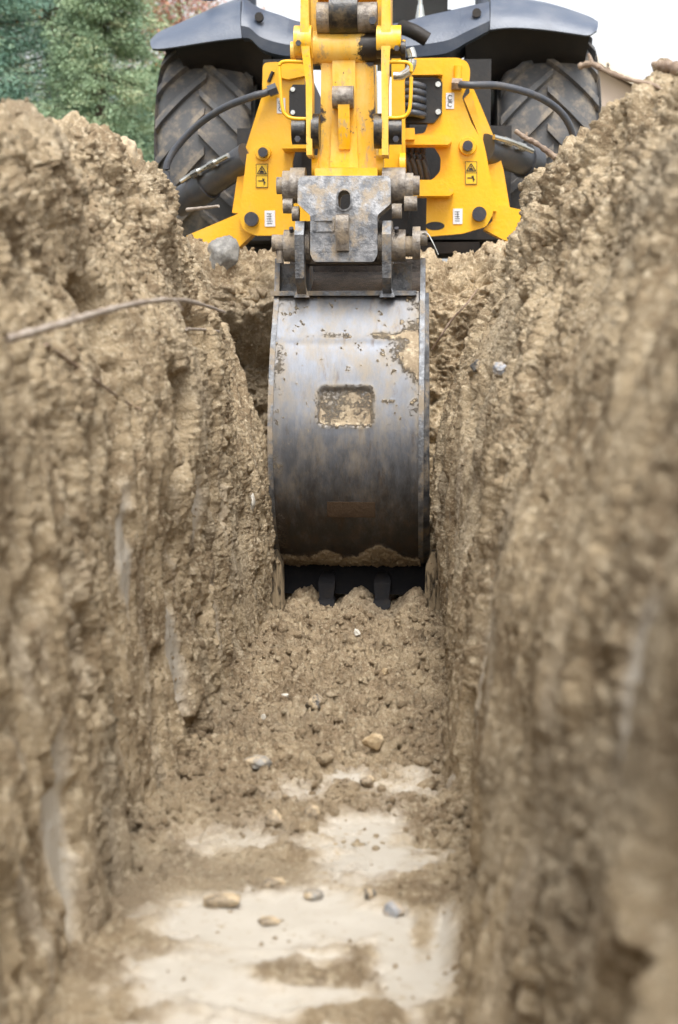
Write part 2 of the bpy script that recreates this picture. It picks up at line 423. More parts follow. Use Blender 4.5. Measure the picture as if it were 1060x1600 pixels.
LK = [
 (-2.2, [(-0.58, -0.06), (-0.6, 0.3), (-0.61, 0.6), (-0.66, 0.95), (-0.74, 1.1), (-0.82, 1.28), (-1, 1.4), (-1.6, 1.3), (-3, 1.18)]),
 (1.6, [(-0.56, -0.06), (-0.58, 0.3), (-0.6, 0.6), (-0.62, 0.9), (-0.67, 1.05), (-0.74, 1.23), (-0.88, 1.34), (-1.5, 1.28), (-3, 1.18)]),
 (2.4, [(-0.57, -0.06), (-0.59, 0.3), (-0.6, 0.6), (-0.63, 0.9), (-0.69, 1.05), (-0.76, 1.23), (-0.88, 1.3), (-1.5, 1.28), (-3, 1.18)]),
 (2.75, [(-0.585, -0.06), (-0.6, 0.3), (-0.6, 0.6), (-0.64, 0.9), (-0.7, 1.05), (-0.75, 1.26), (-0.85, 1.355), (-1.5, 1.3), (-3, 1.18)]),
 (2.95, [(-0.585, -0.06), (-0.6, 0.3), (-0.6, 0.6), (-0.64, 0.9), (-0.7, 1.12), (-0.77, 1.29), (-0.89, 1.37), (-1.5, 1.33), (-3, 1.18)]),
 (3.4, [(-0.59, -0.06), (-0.6, 0.3), (-0.6, 0.6), (-0.63, 0.9), (-0.71, 1.12), (-0.78, 1.33), (-0.91, 1.455), (-1.5, 1.39), (-3, 1.18)]),
 (3.95, [(-0.6, -0.06), (-0.6, 0.3), (-0.6, 0.6), (-0.62, 0.9), (-0.68, 1.09), (-0.73, 1.31), (-0.86, 1.46), (-1.5, 1.39), (-3, 1.18)]),
 (4.12, [(-0.6, -0.06), (-0.6, 0.3), (-0.6, 0.6), (-0.62, 0.9), (-0.69, 1.09), (-0.745, 1.3), (-0.87, 1.42), (-1.5, 1.37), (-3, 1.18)]),
 (4.32, [(-0.6, -0.06), (-0.6, 0.3), (-0.62, 0.6), (-0.71, 0.9), (-0.8, 1.08), (-0.85, 1.2), (-0.91, 1.28), (-1.5, 1.32), (-3, 1.18)]),
 (4.8, [(-0.605, -0.06), (-0.605, 0.3), (-0.625, 0.6), (-0.72, 0.9), (-0.78, 1.08), (-0.83, 1.22), (-0.89, 1.28), (-1.5, 1.27), (-3, 1.18)]),
 (5, [(-0.61, -0.06), (-0.61, 0.3), (-0.64, 0.6), (-0.75, 0.9), (-0.84, 1.08), (-0.9, 1.22), (-1, 1.28), (-1.5, 1.27), (-3, 1.18)]),
 (5.3, [(-0.62, -0.06), (-0.66, 0.3), (-0.74, 0.55), (-0.87, 0.85), (-0.9, 1.05), (-0.96, 1.2), (-1.1, 1.28), (-1.6, 1.27), (-3, 1.18)]),
 (6.1, [(-0.66, -0.06), (-0.72, 0.3), (-0.82, 0.55), (-0.95, 0.85), (-0.98, 1.05), (-1.05, 1.2), (-1.2, 1.26), (-1.6, 1.24), (-3, 1.16)]),
]
RK = [
 (-2.2, [(0.15, -0.06), (0.18, 0.3), (0.235, 0.6), (0.31, 0.85), (0.4, 1.05), (0.48, 1.23), (0.62, 1.48), (1.15, 1.41), (2.6, 1.18)]),
 (1, [(0.115, -0.06), (0.145, 0.3), (0.185, 0.6), (0.25, 0.85), (0.34, 1.08), (0.45, 1.28), (0.64, 1.51), (1.15, 1.46), (2.6, 1.18)]),
 (2, [(0.085, -0.06), (0.105, 0.3), (0.145, 0.6), (0.22, 0.85), (0.33, 1.1), (0.45, 1.28), (0.65, 1.51), (1.15, 1.46), (2.6, 1.18)]),
 (3.3, [(0.065, -0.06), (0.085, 0.3), (0.125, 0.6), (0.2, 0.85), (0.31, 1.1), (0.43, 1.305), (0.65, 1.525), (1.15, 1.505), (2.6, 1.18)]),
 (3.8, [(0.06, -0.06), (0.069, 0.3), (0.09, 0.6), (0.145, 0.85), (0.224, 1.1), (0.324, 1.345), (0.495, 1.58), (1.022, 1.545), (2.6, 1.18)]),
 (4.25, [(0.055, -0.06), (0.057, 0.3), (0.067, 0.6), (0.126, 0.85), (0.219, 1.08), (0.314, 1.3), (0.497, 1.52), (1.071, 1.5), (2.6, 1.18)]),
 (4.5, [(0.055, -0.06), (0.05, 0.3), (0.055, 0.6), (0.105, 0.85), (0.215, 1.08), (0.31, 1.31), (0.395, 1.5), (0.965, 1.5), (2.6, 1.18)]),
 (4.7, [(0.05, -0.06), (0.045, 0.3), (0.045, 0.6), (0.12, 0.85), (0.23, 1.06), (0.325, 1.23), (0.465, 1.36), (0.965, 1.42), (2.6, 1.18)]),
 (5.1, [(0.05, -0.06), (0.045, 0.3), (0.05, 0.6), (0.13, 0.85), (0.225, 1.06), (0.305, 1.2), (0.465, 1.32), (0.965, 1.36), (2.6, 1.18)]),
 (6.1, [(0.12, -0.06), (0.13, 0.3), (0.16, 0.6), (0.22, 0.85), (0.3, 1.05), (0.4, 1.2), (0.55, 1.28), (0.9, 1.28), (2.6, 1.16)]),
]
LS = [(3.2, .22, .07, .15), (3.75, .17, .08, .15), (2.75, .55, .03, .12), (2.1, .2, .05, .18), (3.5, .52, .05, .10)]
RS = [(1.32, .60, .035, .10), (2.2, .25, .07, .25), (2.75, .4, .05, .2)]
lw, LV, LN = build_wall(LK, -1, LS, 100, 'trench_wall'); tag(lw, kind='structure')
rw, RV, RN = build_wall(RK, 1, RS, 300, 'trench_wall'); tag(rw, kind='structure')

# floor
fy = np.concatenate([np.linspace(-2.2, 1.2, 60, endpoint=False), np.linspace(1.2, 3.0, 380, endpoint=False), np.linspace(3.0, 5.8, 560)])
fx = np.linspace(-.72, .2, 250)
GX, GY = np.meshgrid(fx, fy); FV = np.stack([GX.ravel(), GY.ravel(), np.zeros(GX.size)], 1)
gap = ((GX.ravel()+.27)/.33)
rough_zone = sst(FV[:, 1], 2.75, 3.35)
edgez = sst(np.abs(FV[:, 0]+.26), .24, .33)
n0 = fbm(FV, .16, 4, 901, .6)
def patch(px, py, rx, ry):
    c = PZ(px, py, 0); a = PZ(px+rx, py, 0); b0 = PZ(px, py-ry, 0); b1 = PZ(px, py+ry, 0)
    wx = a.x-c.x; wy = (b0.y-b1.y)/2; cy_ = (b0.y+b1.y)/2
    return 1-((FV[:, 0]-c.x)/wx)**2-((FV[:, 1]-cy_)/wy)**2
sf = np.full(len(FV), -1.)
for q_, k_ in ((patch(440, 1445, 225, 58), 1.), (patch(610, 1335, 110, 62), .42), (patch(565, 1235, 95, 26), .15), (patch(395, 1545, 260, 75), .9), (patch(640, 1520, 75, 110), .9), (patch(400, 1310, 120, 26), .35), (patch(470, 1640, 330, 60), .8)):
    sf = np.maximum(sf, q_*k_)
for q_ in (patch(470, 1525, 130, 28), patch(660, 1450, 30, 60), patch(330, 1385, 60, 14), patch(560, 1590, 90, 20)): sf -= 1.1*np.clip(q_, 0, 1)
smear = sst(np.clip(sf, -1, .7)+.90*n0+.30*fbm(FV, .035, 5, 902, .7), -.30, .62)
crumb = 1-smear
fz = .018*fbm(FV, .4, 3, 910)*(.4+.6*crumb)
lz = sst(FV[:, 1], 2.3, 3.6)
fz += crumb*(.35+.65*lz)*(1-.35*sst(FV[:, 1], 4.3, 4.8))*(.055*fbm(FV, .09, 6, 915, .68)+.028*(clods(FV, .11, 911, .8)-.15)+.026*(clods(FV, .055, 912, 1.1)-.1)*sst(fbm(FV, .15, 2, 950), -.3, .3)+.030*(clods(FV, .13, 955, 1.)-.1)*sst(fbm(FV, .3, 2, 956), -.1, .4)+.007*clods(FV, .024, 913, .9)*sst(fbm(FV, .1, 2, 953), -.2, .4)+.008*fbm(FV, .020, 5, 914, .78)+.014*fbm(FV*np.array([.55, 1.5, 1]), .024, 4, 957, .7)-.045*sst(fbm(FV*np.array([.7, 1.3, 1]), .06, 3, 951), .20, .36)-.024*sst(fbm(FV*np.array([.6, 1.4, 1]), .025, 3, 952), .18, .38))+.008*crumb
fz += smear*(.0025*fbm(FV*np.array([1, .25, 1]), .05, 3, 916)+.004*fbm(FV, .12, 3, 919))
fz += .06*sst(FV[:, 0]+.27, .27, .34)*(.5+.5*fbm(FV, .2, 2, 918))
# ridges left between the bucket teeth
for px in (468, 556, 648):
    xr = P(px, 960, 4.85).x
    along = sst(FV[:, 1], 3.6, 4.6)
    fz += (.055*along)*np.exp(-(np.abs(FV[:, 0]-xr)/.055)**2.6)*(.75+.5*sst(fbm(FV, .12, 2, 960), -.4, .4))*(.9+.4*fbm(FV, .1, 2, 920))
fz += .015*sst(FV[:, 1], 3.9, 4.6)-.030*sst(FV[:, 1], 4.5, 4.9)
FV[:, 2] = fz
wet = smear*sst(fbm(FV*np.array([1, .6, 1]), .22, 3, 930), -.25, .35)
fl = link('trench_floor', np_mesh('trench_floor', FV, grid_faces(len(fy), len(fx)), {'smear': smear, 'wet': wet}), M['floor_soil']); tag(fl, kind='structure')
FG = FV.reshape(len(fy), len(fx), 3)

# far end of the trench, under the machine
ex = np.linspace(-1.35, 1.0, 420)
ek = [(5.35, -.06), (5.62, .25), (5.78, .65), (5.88, 1.0), (6.0, 1.24), (6.25, 1.33), (6.9, 1.24), (7.8, 1.16)]
ets = np.concatenate([np.linspace(0, 5.5, 430), np.linspace(5.55, 7, 60)])
eprof = interp_profiles([(0, ek), (1, ek)], np.array([0.]), ets)[0]
EV = np.zeros((len(ex), len(ets), 3)); EV[:, :, 0] = ex[:, None]; EV[:, :, 1] = eprof[None, :, 0]; EV[:, :, 2] = eprof[None, :, 1]
EV = EV.reshape(-1, 3); EN = gradn(EV, len(ex), len(ets))
if EN[:, 1].mean() > 0: EN = -EN
D = .09*fbm(EV, .4, 3, 501)+.11*fbm(EV, .15, 5, 502, .62)+.04*clods(EV, .17, 503, .8)+.016*clods(EV, .06, 504, .8)+.006*clods(EV, .028, 505, .7)+.007*fbm(EV, .016, 4, 506, .65); D -= D.mean()
D -= .06*sst(fbm(EV, .16, 3, 507), .25, .5)+.30*(1-sst(EV[:, 0], -.72, -.55))*sst(EV[:, 2], .25, .5)*(1-sst(EV[:, 2], .95, 1.12))
EV += EN*D[:, None]
ew = link('trench_end', np_mesh('trench_end', EV, grid_faces(len(ex), len(ets)), {'smear': np.zeros(len(EV)), 'wet': np.zeros(len(EV))}), M['soil']); tag(ew, kind='structure')

# behind the camera: the trench runs out in a ramp
bx = np.linspace(-1.4, 1.2, 60); bt = np.linspace(0, 1, 40)
BV = np.array([(x, -1.6-1.6*t, -.05+1.3*t) for x in bx for t in bt]); BV[:, 2] += .05*fbm(BV, .4, 3, 601)
tag(link('trench_ramp', np_mesh('trench_ramp', BV, grid_faces(60, 40), {'smear': np.zeros(len(BV)), 'wet': np.zeros(len(BV))}), M['soil']), kind='structure')

# the ground sheet, with the hole the trench is cut through
def ground_sheet():
    g = NT('field_ground')
    c = g.mix(g.ramp(g.noise(.35, 5, .6), .42, .6), (.33, .26, .17), (.10, .13, .05))
    c = g.mix(g.ramp(g.noise(4, 6, .7), .45, .7), c, (.22, .20, .10))
    m = g.out(c, .95, 0., g.bump(g.noise(9, 6, .7), .05))
    xs = [-900, -200, -60, -20, -8, -2.7, 2.3, 8, 20, 60, 200, 900]; ysn = [-900, -200, -40, -10, -2.6, 7.2, 9, 12, 20, 40, 100, 300, 900]
    bm = bmesh.new(); vs = {(i, j): bm.verts.new((x, y, 1.19)) for i, x in enumerate(xs) for j, y in enumerate(ysn)}
    for i in range(len(xs)-1):
        for j in range(len(ysn)-1):
            if xs[i] == -2.7 and ysn[j] == -2.6: continue
            bm.faces.new((vs[i, j], vs[i+1, j], vs[i+1, j+1], vs[i, j+1]))
    return bm_obj('ground', bm, m, smooth=False)
tag(ground_sheet(), kind='structure')

# loose clods and crumbs: nobody could count them
def ico(sub):
    bm = bmesh.new(); bmesh.ops.create_icosphere(bm, subdivisions=sub, radius=1)
    bm.verts.ensure_lookup_table()
    v = np.array([x.co[:] for x in bm.verts]); f = np.array([[q.index for q in x.verts] for x in bm.faces]); bm.free(); return v, f
def cutp(v, n=9, lim=.62, amt=.9):
    for a in range(n):
        nn = RNG.normal(0, 1, 3); nn /= np.linalg.norm(nn); dd = v@nn
        v = v-np.outer(np.maximum(0, dd-lim*RNG.uniform(.8, 1.2))*amt, nn)
    return v
def scatter_clods(name, pos, nrm, size, sub, label_kind='stuff', bury=.5):
    v0, f0 = ico(sub); var = []
    for k in range(16):
        d = 1+.95*fbm(v0+k*9.1, 1.1, 3, 700+k)+.35*fbm(v0+k*5.1, .5, 2, 720+k); var.append(cutp(v0*d[:, None])*RNG.uniform(.7, 1.25, 3))
    Vs = []; Fs = []; off = 0
    for i in range(len(pos)):
        q = Euler((RNG.uniform(0, 6.28), RNG.uniform(0, 6.28), RNG.uniform(0, 6.28))).to_matrix()
        v = var[i % 16]@np.array(q).T*size[i]; v = v+pos[i]+nrm[i]*size[i]*(.5-bury)
        Vs.append(v); Fs.append(f0+off); off += len(v)
    V = np.concatenate(Vs); z = np.zeros(len(V))
    o = link(name, np_mesh(name, V, np.concatenate(Fs), {'smear': z, 'wet': z}, smooth=False), M['floor_soil'])
    return tag(o, kind='stuff')
def pick(G, N, n, j0, j1, y0, y1, wfun=None):
    m = (G[:, :, 1] > y0) & (G[:, :, 1] < y1); m[:, :j0] = False; m[:, j1:] = False
    if wfun: m &= (smear.reshape(m.shape) < .25) | (RNG.random(m.shape) < .10)
    idx = np.argwhere(m); s = idx[RNG.integers(0, len(idx), n)]
    return G[s[:, 0], s[:, 1]], (N[s[:, 0], s[:, 1]] if N is not None else np.tile([0, 0, 1.], (n, 1)))
ps, ns, sz = [], [], []
for (G, N, n, j0, j1, y0, y1, s0, s1) in [
    (FG, None, 4500, 20, 225, 2.6, 5.05, .003, .014), (FG, None, 480, 25, 220, 2.7, 4.85, .010, .030),
    (FG, None, 5200, 0, 250, 1.4, 3.1, .0010, .006), (FG, None, 60, 20, 225, 2.3, 3.1, .008, .016),
    (FG, None, 1300, 0, 45, 1.4, 3.4, .003, .013), (FG, None, 1800, 205, 250, 1.4, 3.4, .003, .013),
    (LV, LN, 2600, 330, 590, 2.2, 5.2, .003, .012), (RV, RN, 2600, 330, 590, 2.2, 5.2, .003, .012),
    (LV, LN, 70, 430, 580, 2.2, 5.2, .012, .028), (RV, RN, 70, 430, 580, 2.4, 5.2, .012, .028),
    (LV, LN, 1600, 30, 330, 2.6, 5.1, .002, .007), (RV, RN, 1600, 30, 330, 2.6, 5.1, .002, .007)]:
    p, q = pick(G, N, n, j0, j1, y0, y1, G is FG); ps.append(p); ns.append(q); sz.append(s0+(s1-s0)*RNG.random(n)**3)
scatter_clods('loose_soil_crumbs', np.concatenate(ps), np.concatenate(ns), np.concatenate(sz), 1)
EG = EV.reshape(len(ex), len(ets), 3); ENg = EN.reshape(len(ex), len(ets), 3)
p, q = pick(EG, ENg, 900, 200, 470, 5, 7, None); scatter_clods('soil_clods', p, q, .005+.022*RNG.random(900)**3, 2)

# ------------------------------------------------------------------ the backhoe loader
ROOT = Vector((-.31, 8.1, 1.2))
bh = bpy.data.objects.new('backhoe_loader', None); C.objects.link(bh); bh.location = ROOT
tag(bh, 'yellow and black backhoe loader at the trench end, its steel bucket hanging into the trench', 'backhoe loader')
def L(pts): return [Vector(p)-ROOT for p in pts]
M['dipper'] = make_yellow('worn_dipper_yellow', 1., L([P(585, 75, 5.15), P(590, 100, 5.2), P(498, 90, 5.2), P(495, 185, 5.2), P(595, 185, 5.2)]))
M['linkyel'] = make_yellow('worn_link_yellow', .8, L([P(468, 205, 5.1), P(622, 205, 5.1), P(590, 80, 5.1), P(625, 90, 5.1), P(480, 215, 5.1)]))
M['yellow'] = make_yellow('machine_yellow')
def part(name, bm, m, parent=None, bevel=0, **k):
    return bm_obj(name, bm, M[m], parent or bh, bevel, **k)

# --- bucket: a dense rolled shell so the pocket, crease and mud are real relief
prof_keys = [(5.13, 455), (5.115, 468), (5.03, 522), (4.985, 548), (4.93, 610), (4.895, 680), (4.91, 750), (4.965, 810), (5.06, 850), (5.17, 874), (5.30, 886)]
pk = [Vector((0, y, P(545, py, y).z)) for y, py in prof_keys]
pp = catmull(pk, 26); nprof = len(pp)
XL0, XR0 = P(427, 700, 4.9).x, P(655, 700, 4.9).x
nx = 130
bv = []
for i, p in enumerate(pp):
    t = i/(nprof-1)
    xl = XL0-.002*math.sin(t*3)+.008*(1-t)*0; xr = XR0+.014*t-.008
    for k in range(nx):
        f = k/(nx-1); bv.append((xl+(xr-xl)*f, p.y, p.z))
bv = np.array(bv); bn = gradn(bv, nprof, nx)
if bn[:, 1].mean() > 0: bn = -bn
pc = P(540, 635, 4.92); hw, hh = 43/2222*4.92, 30/2222*4.92
dx = np.abs(bv[:, 0]-pc.x)-hw+.022; dz = np.abs(bv[:, 2]-pc.z)-hh+.022
sdf = np.sqrt(np.maximum(dx, 0)**2+np.maximum(dz, 0)**2)+np.minimum(np.maximum(dx, dz), 0)-.022+.003*fbm(bv, .03, 3, 812)
pocket = 1-sst(sdf, -.012, .003); rim = np.exp(-((sdf-.004)/.009)**2)
f01 = (bv[:, 0]-XL0)/(XR0-XL0); zt = bv[:, 2]
mud = .30+.0*f01
mud = np.zeros(len(bv))
nz = fbm(bv, .09, 4, 810, .6)
mud += pocket*(.70+.5*nz-.20*((bv[:, 2]-pc.z)/hh))+.40*rim
mud += sst(f01, .83, .97)*sst(zt, .35, .85)*(.38+.5*nz)
mud += sst(f01, .62, .95)*np.exp(-((zt-.92)/.07)**2)*(.50+.5*nz)
mud += (1-sst(f01, .03, .13))*(.30+.5*nz)
mud += np.exp(-((zt-.985)/.014)**2)*(.28+.5*nz)
spots = sst(fbm(bv, .020, 3, 820), .36, .62); mud += .6*spots*sst(zt, .45, .8)
zb = P(540, 872, 5.1).z
pile = np.maximum(0, 1-np.abs(f01-.72)/.17)*.060+np.maximum(0, 1-np.abs(f01-.33)/.12)*.030+.012*(1+fbm(bv, .05, 3, 840))
pm = 1-sst(zt-zb, pile-.012, pile+.008)
mud += .9*pm
mud = np.clip(mud, 0, 1.2)
disp = -.014*pocket+.001*rim+np.clip(mud-.4, 0, .5)*(.004+.009*fbm(bv, .025, 4, 830, .6)+.004*clods(bv, .02, 831, .7))
disp += pm*(.003+.010*clods(bv, .03, 833, .7)+.006*fbm(bv, .03, 4, 834))
disp += .0012*fbm(bv, .2, 2, 835)
bo = bv+bn*disp[:, None]; bi = bv-bn*.014
NV = len(bo); idx = np.arange(NV).reshape(nprof, nx)
F = [grid_faces(nprof, nx), (grid_faces(nprof, nx)+NV)[:, ::-1]]
def strip(a, b): return np.stack([a[:-1], b[:-1], b[1:], a[1:]], 1)
for e in (idx[0], idx[-1], idx[:, 0], idx[:, -1]): F.append(strip(e, e+NV))
allv = np.concatenate([bo, bi])-np.array(ROOT)
bucket = link('bucket', np_mesh('bucket', allv, np.concatenate(F), {'mud': np.concatenate([mud, np.zeros(NV)]), 'low_dark': np.tile(.80*(1-sst(zt, .10, .95)), 2)}), M['steel'], bh)
bucket.data.set_sharp_from_angle(angle=R(40)); bucket['label'] = 'scuffed grey steel digging bucket with a mud-filled pocket'
BK = bucket
# side plates: outline follows the shell, stands proud of it, and closes the bucket's side
def side_plate(x0, x1, wide):
    bm = bmesh.new()
    front = [Vector((x0, p.y-.010, p.z)) for p in pp[::8]]
    back = [Vector((x0, 5.20, .14)), Vector((x0, 5.55, .22)), Vector((x0, 5.62, .6)), Vector((x0, 5.45, 1.05)), Vector((x0, 5.28, P(500, 405, 5.2).z)), Vector((x0, 5.15, P(500, 402, 5.1).z))]
    prism(bm, front+back, (x1-x0, 0, 0))
    zm = [v for v in bm.verts if v.co.z < .3]
    o = part('side_plate', bm, 'sideplate', BK, .003)
    return o
M['sideplate'] = make_cast('muddy_side_steel', (.12, .125, .135), (.235, .245, .26), .95, .6)
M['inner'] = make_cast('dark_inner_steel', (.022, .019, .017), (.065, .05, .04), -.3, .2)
side_plate(XL0-.018, XL0, 0); side_plate(XR0-.002, XR0+.016, 1)
# chamfer strips along the shell's edges (the wear bars)
def wear_bar(xa, xb, dyb):
    bm = bmesh.new(); rows = []
    for i, p in enumerate(pp[6::6]):
        t = i/(len(pp)/6)
        rows.append([bm.verts.new((xa+.010*t, p.y-.004, p.z)), bm.verts.new((xb+.014*t, p.y+dyb, p.z)), bm.verts.new((xb+.014*t, p.y+dyb+.25, p.z)), bm.verts.new((xa+.010*t, p.y+.25, p.z))])
    for a, b in zip(rows[:-1], rows[1:]):
        for k in range(4): bm.faces.new((a[k], a[(k+1) % 4], b[(k+1) % 4], b[k]))
    bm.faces.new(rows[0]); bm.faces.new(rows[-1][::-1])
    part('wear_bar', bm, 'sideplate', BK)
wear_bar(XR0-.006, XR0+.028, .03)
# top lip (weld line), inside floor seen between the ears
bm = bmesh.new(); pbox(bm, 423, 454, 651, 462, 5.10, 5.17); part('lip', bm, 'sideplate', BK, .003)
bm = bmesh.new(); a = P(430, 470, 5.16); b = P(655, 392, 5.5)
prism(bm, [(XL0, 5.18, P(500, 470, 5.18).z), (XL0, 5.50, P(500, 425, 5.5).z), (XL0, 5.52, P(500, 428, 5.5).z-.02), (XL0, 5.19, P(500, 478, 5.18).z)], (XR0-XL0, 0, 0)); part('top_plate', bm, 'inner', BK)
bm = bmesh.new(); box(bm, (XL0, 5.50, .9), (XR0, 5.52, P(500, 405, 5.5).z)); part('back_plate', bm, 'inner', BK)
for (x0, x1) in ((431, 464), (612, 644)):
    bm = bmesh.new(); pbox(bm, x0, 412, x1, 460, 5.19, 5.21); part('gusset_plate', bm, 'cast', BK, .002)
# ears
for x0, x1 in ((463, 477), (598, 612)):
    bm = bmesh.new(); p0 = P(x0, 400, 5.05); p1 = P(x1, 400, 5.05); zt_ = P(500, 346, 5.05).z; zl = P(500, 463, 5.1).z
    out = [(5.10, zl), (5.02, zl+.06), (4.99, zt_-.05), (5.03, zt_), (5.2, zt_+.01), (5.32, zt_-.08), (5.42, zl+.05), (5.42, zl)]
    prism(bm, [Vector((p0.x, y, z)) for y, z in out], (p1.x-p0.x, 0, 0)); part('ear', bm, 'sideplate', BK, .004)
    bm = bmesh.new(); c = (p0.x+p1.x)/2     # weld foot
    prism(bm, [Vector((p0.x-.012, 5.085, zl-.004)), Vector((p1.x+.012, 5.085, zl-.004)), Vector((p1.x, 5.095, zl+.030)), Vector((p0.x, 5.095, zl+.030))], (0, .05, 0)); part('ear_foot', bm, 'sideplate', BK, .004)
g = NT('soil_streaked_steel'); g_m = g.ramp(g.noise(26, 7, .7, (2.2, 1, .35)), .36, .52); M['cutter'] = g.out(g.mix(g_m, (.012, .012, .013), g.mix(g.noise(90, 4, .6), SOIL_D, (.38, .30, .19))), g.mixf(g_m, .5, .95), 0., g.bump(g_m, .006))
# cutting edge, teeth, side cutters
zc0, zc1 = P(540, 882, 5.22).z, P(540, 928, 5.19).z
bm = bmesh.new(); prism(bm, [Vector((XL0-.015, 5.22, zc0)), Vector((XL0-.015, 5.26, zc0+.01)), Vector((XL0-.015, 5.22, zc1)), Vector((XL0-.015, 5.19, zc1))], (XR0-XL0+.05, 0, 0)); part('cutting_edge', bm, 'edge', BK, .004)
for tx in (510, 597):
    c = P(tx, 930, 5.08); bm = bmesh.new(); hwid = .034
    z = lambda py: P(540, py, 5.08).z
    rows = [(5.17, z(900), .018, .03), (5.12, z(907), .029, .06), (5.10, z(912), .031, .065), (5.085, z(936), .025, .062), (5.07, z(939), .031, .070), (5.06, z(946), .031, .068), (5.055, z(949), .021, .05), (5.04, z(960), .014, .03), (5.02, z(974), .005, .015)]
    rg = []
    for (y, zz, hw_, dd) in rows:
        rg.append([bm.verts.new((c.x-hw_, y, zz)), bm.verts.new((c.x+hw_, y, zz)), bm.verts.new((c.x+hw_, y+dd, zz)), bm.verts.new((c.x-hw_, y+dd, zz))])
    for a, b in zip(rg[:-1], rg[1:]):
        for k in range(4): bm.faces.new((a[k], a[(k+1) % 4], b[(k+1) % 4], b[k]))
    bm.faces.new(rg[0]); bm.faces.new(rg[-1][::-1])
    part('tooth', bm, 'edge', BK, .003)
for x0, x1 in ((415, 441), (664, 694)):
    bm = bmesh.new(); a = P(x0, 870, 5.03); b = P(x1, 870, 5.03); z = lambda py: P(540, py, 5.03).z
    rows = [(z(862), .3), (z(885), .9), (z(945), 1.), (z(948), 1.12), (z(952), 1.12), (z(956), .7), (z(985), .35)]
    cx_ = (a.x+b.x)/2; h_ = (b.x-a.x)/2; rg = []
    for zz, f in rows: rg.append([bm.verts.new((cx_-h_*f, 5.02, zz)), bm.verts.new((cx_+h_*f, 5.02, zz)), bm.verts.new((cx_+h_*f, 5.12, zz)), bm.verts.new((cx_-h_*f, 5.12, zz))])
    for a, b in zip(rg[:-1], rg[1:]):
        for k in range(4): bm.faces.new((a[k], a[(k+1) % 4], b[(k+1) % 4], b[k]))
    bm.faces.new(rg[0]); bm.faces.new(rg[-1][::-1]); part('side_cutter', bm, 'cutter', BK, .004)
# rusty worn rectangle low on the shell (the place of a missing plate)
g = NT('rust_patch'); M['rust'] = g.out(g.mix(g.noise(40, 6, .7), (.060, .036, .020), (.125, .080, .046)), .8, 0., g.bump(g.noise(90, 5, .6), .003))
bm = bmesh.new(); y0 = 4.92
vs = []
for i, p in enumerate([q for q in pp if P(540, 811, 4.93).z <= q.z <= P(540, 784, 4.93).z]):
    vs.append((bm.verts.new((P(510, 790, 4.9).x, p.y-.004, p.z)), bm.verts.new((P(586, 790, 4.9).x, p.y-.004, p.z)), bm.verts.new((P(586, 790, 4.9).x, p.y+.003, p.z)), bm.verts.new((P(510, 790, 4.9).x, p.y+.003, p.z))))
for a, b in zip(vs[:-1], vs[1:]):
    for k in range(4): bm.faces.new((a[k], a[(k+1) % 4], b[(k+1) % 4], b[k]))
bm.faces.new(vs[0]); bm.faces.new(vs[-1][::-1]); part('worn_patch', bm, 'rust', BK)

# --- bucket link (grey casting), pins and bosses
bm = bmesh.new()
Yl = 5.0
outl = [(468, 272), (608, 272), (611, 282), (611, 318), (590, 336), (590, 398), (584, 409), (491, 409), (485, 398), (485, 336), (465, 318), (465, 282)]
fr = ppx(outl, Yl, .008)
top = [v for v in fr]
prism(bm, fr, (0, .13, 0))
# tip the upper edge away from the camera, like the casting's shoulder
bm.verts.ensure_lookup_table(); zhi = P(540, 290, Yl).z; zlo = P(540, 409, Yl).z
for v in bm.verts:
    if v.co.y < Yl+.01 and v.co.z > zhi: v.co.y += (v.co.z-zhi)*1.2
bl = part('bucket_link', bm, 'cast', None, .007, seg=3)
bm = bmesh.new()        # slotted hole: a dark socket ring set into the casting
def stadium(cx, cy, rx, ry, Y, n=24):
    c = P(cx, cy, Y); a = rx/2222*Y; b = ry/2222*Y
    return [Vector((c.x+a*math.cos(2*PI*k/n), Y, c.z+(b-a)*(1 if math.sin(2*PI*k/n) > 0 else -1)+a*math.sin(2*PI*k/n))) for k in range(n)]
o1 = stadium(538, 312, 12, 17, Yl-.003); i1 = stadium(538, 312, 9.5, 14.5, Yl-.004)
A = [bm.verts.new(p) for p in o1]; B = [bm.verts.new(p) for p in i1]; Cc = [bm.verts.new(p+Vector((0, .06, 0))) for p in i1]
for k in range(24):
    j = (k+1) % 24; bm.faces.new((A[k], A[j], B[j], B[k])); bm.faces.new((B[k], B[j], Cc[j], Cc[k]))
part('slot_rim', bm, 'cast', bl)
# cut the slot through the casting itself
cut = bmesh.new(); prism(cut, stadium(538, 312, 10, 15, Yl-.02), (0, .30, 0)); bmesh.ops.recalc_face_normals(cut, faces=cut.faces)
cme = bpy.data.meshes.new('cutter'); cut.to_mesh(cme); cut.free(); co = bpy.data.objects.new('cutter', cme); C.objects.link(co)
mod = bl.modifiers.new('slot', 'BOOLEAN'); mod.object = co; mod.operation = 'DIFFERENCE'; mod.solver = 'EXACT'
bpy.context.view_layer.update()
co.location = (0, 0, 0); bpy.context.view_layer.update()
dg = bpy.context.evaluated_depsgraph_get(); newme = bpy.data.meshes.new_from_object(bl.evaluated_get(dg)); bl.modifiers.clear(); bl.data = newme
bpy.data.objects.remove(co)
bm = bmesh.new(); c = P(537, 362, Yl)   # lifting lug on the casting
pts = [P(528, 334, Yl), P(546, 334, Yl), P(547, 350, Yl), P(545, 392, Yl), P(530, 392, Yl), P(526, 350, Yl)]
sec = [(5.0, 334), (4.962, 338), (4.952, 350), (4.962, 366), (4.985, 392), (5.01, 392), (5.01, 334)]
xa, xb = P(526, 350, Yl).x, P(546, 350, Yl).x
prism(bm, [Vector((xa, y, P(540, py, 5.0).z)) for y, py in sec], (xb-xa, 0, 0)); part('lifting_lug', bm, 'pin', bl, .006, seg=3)
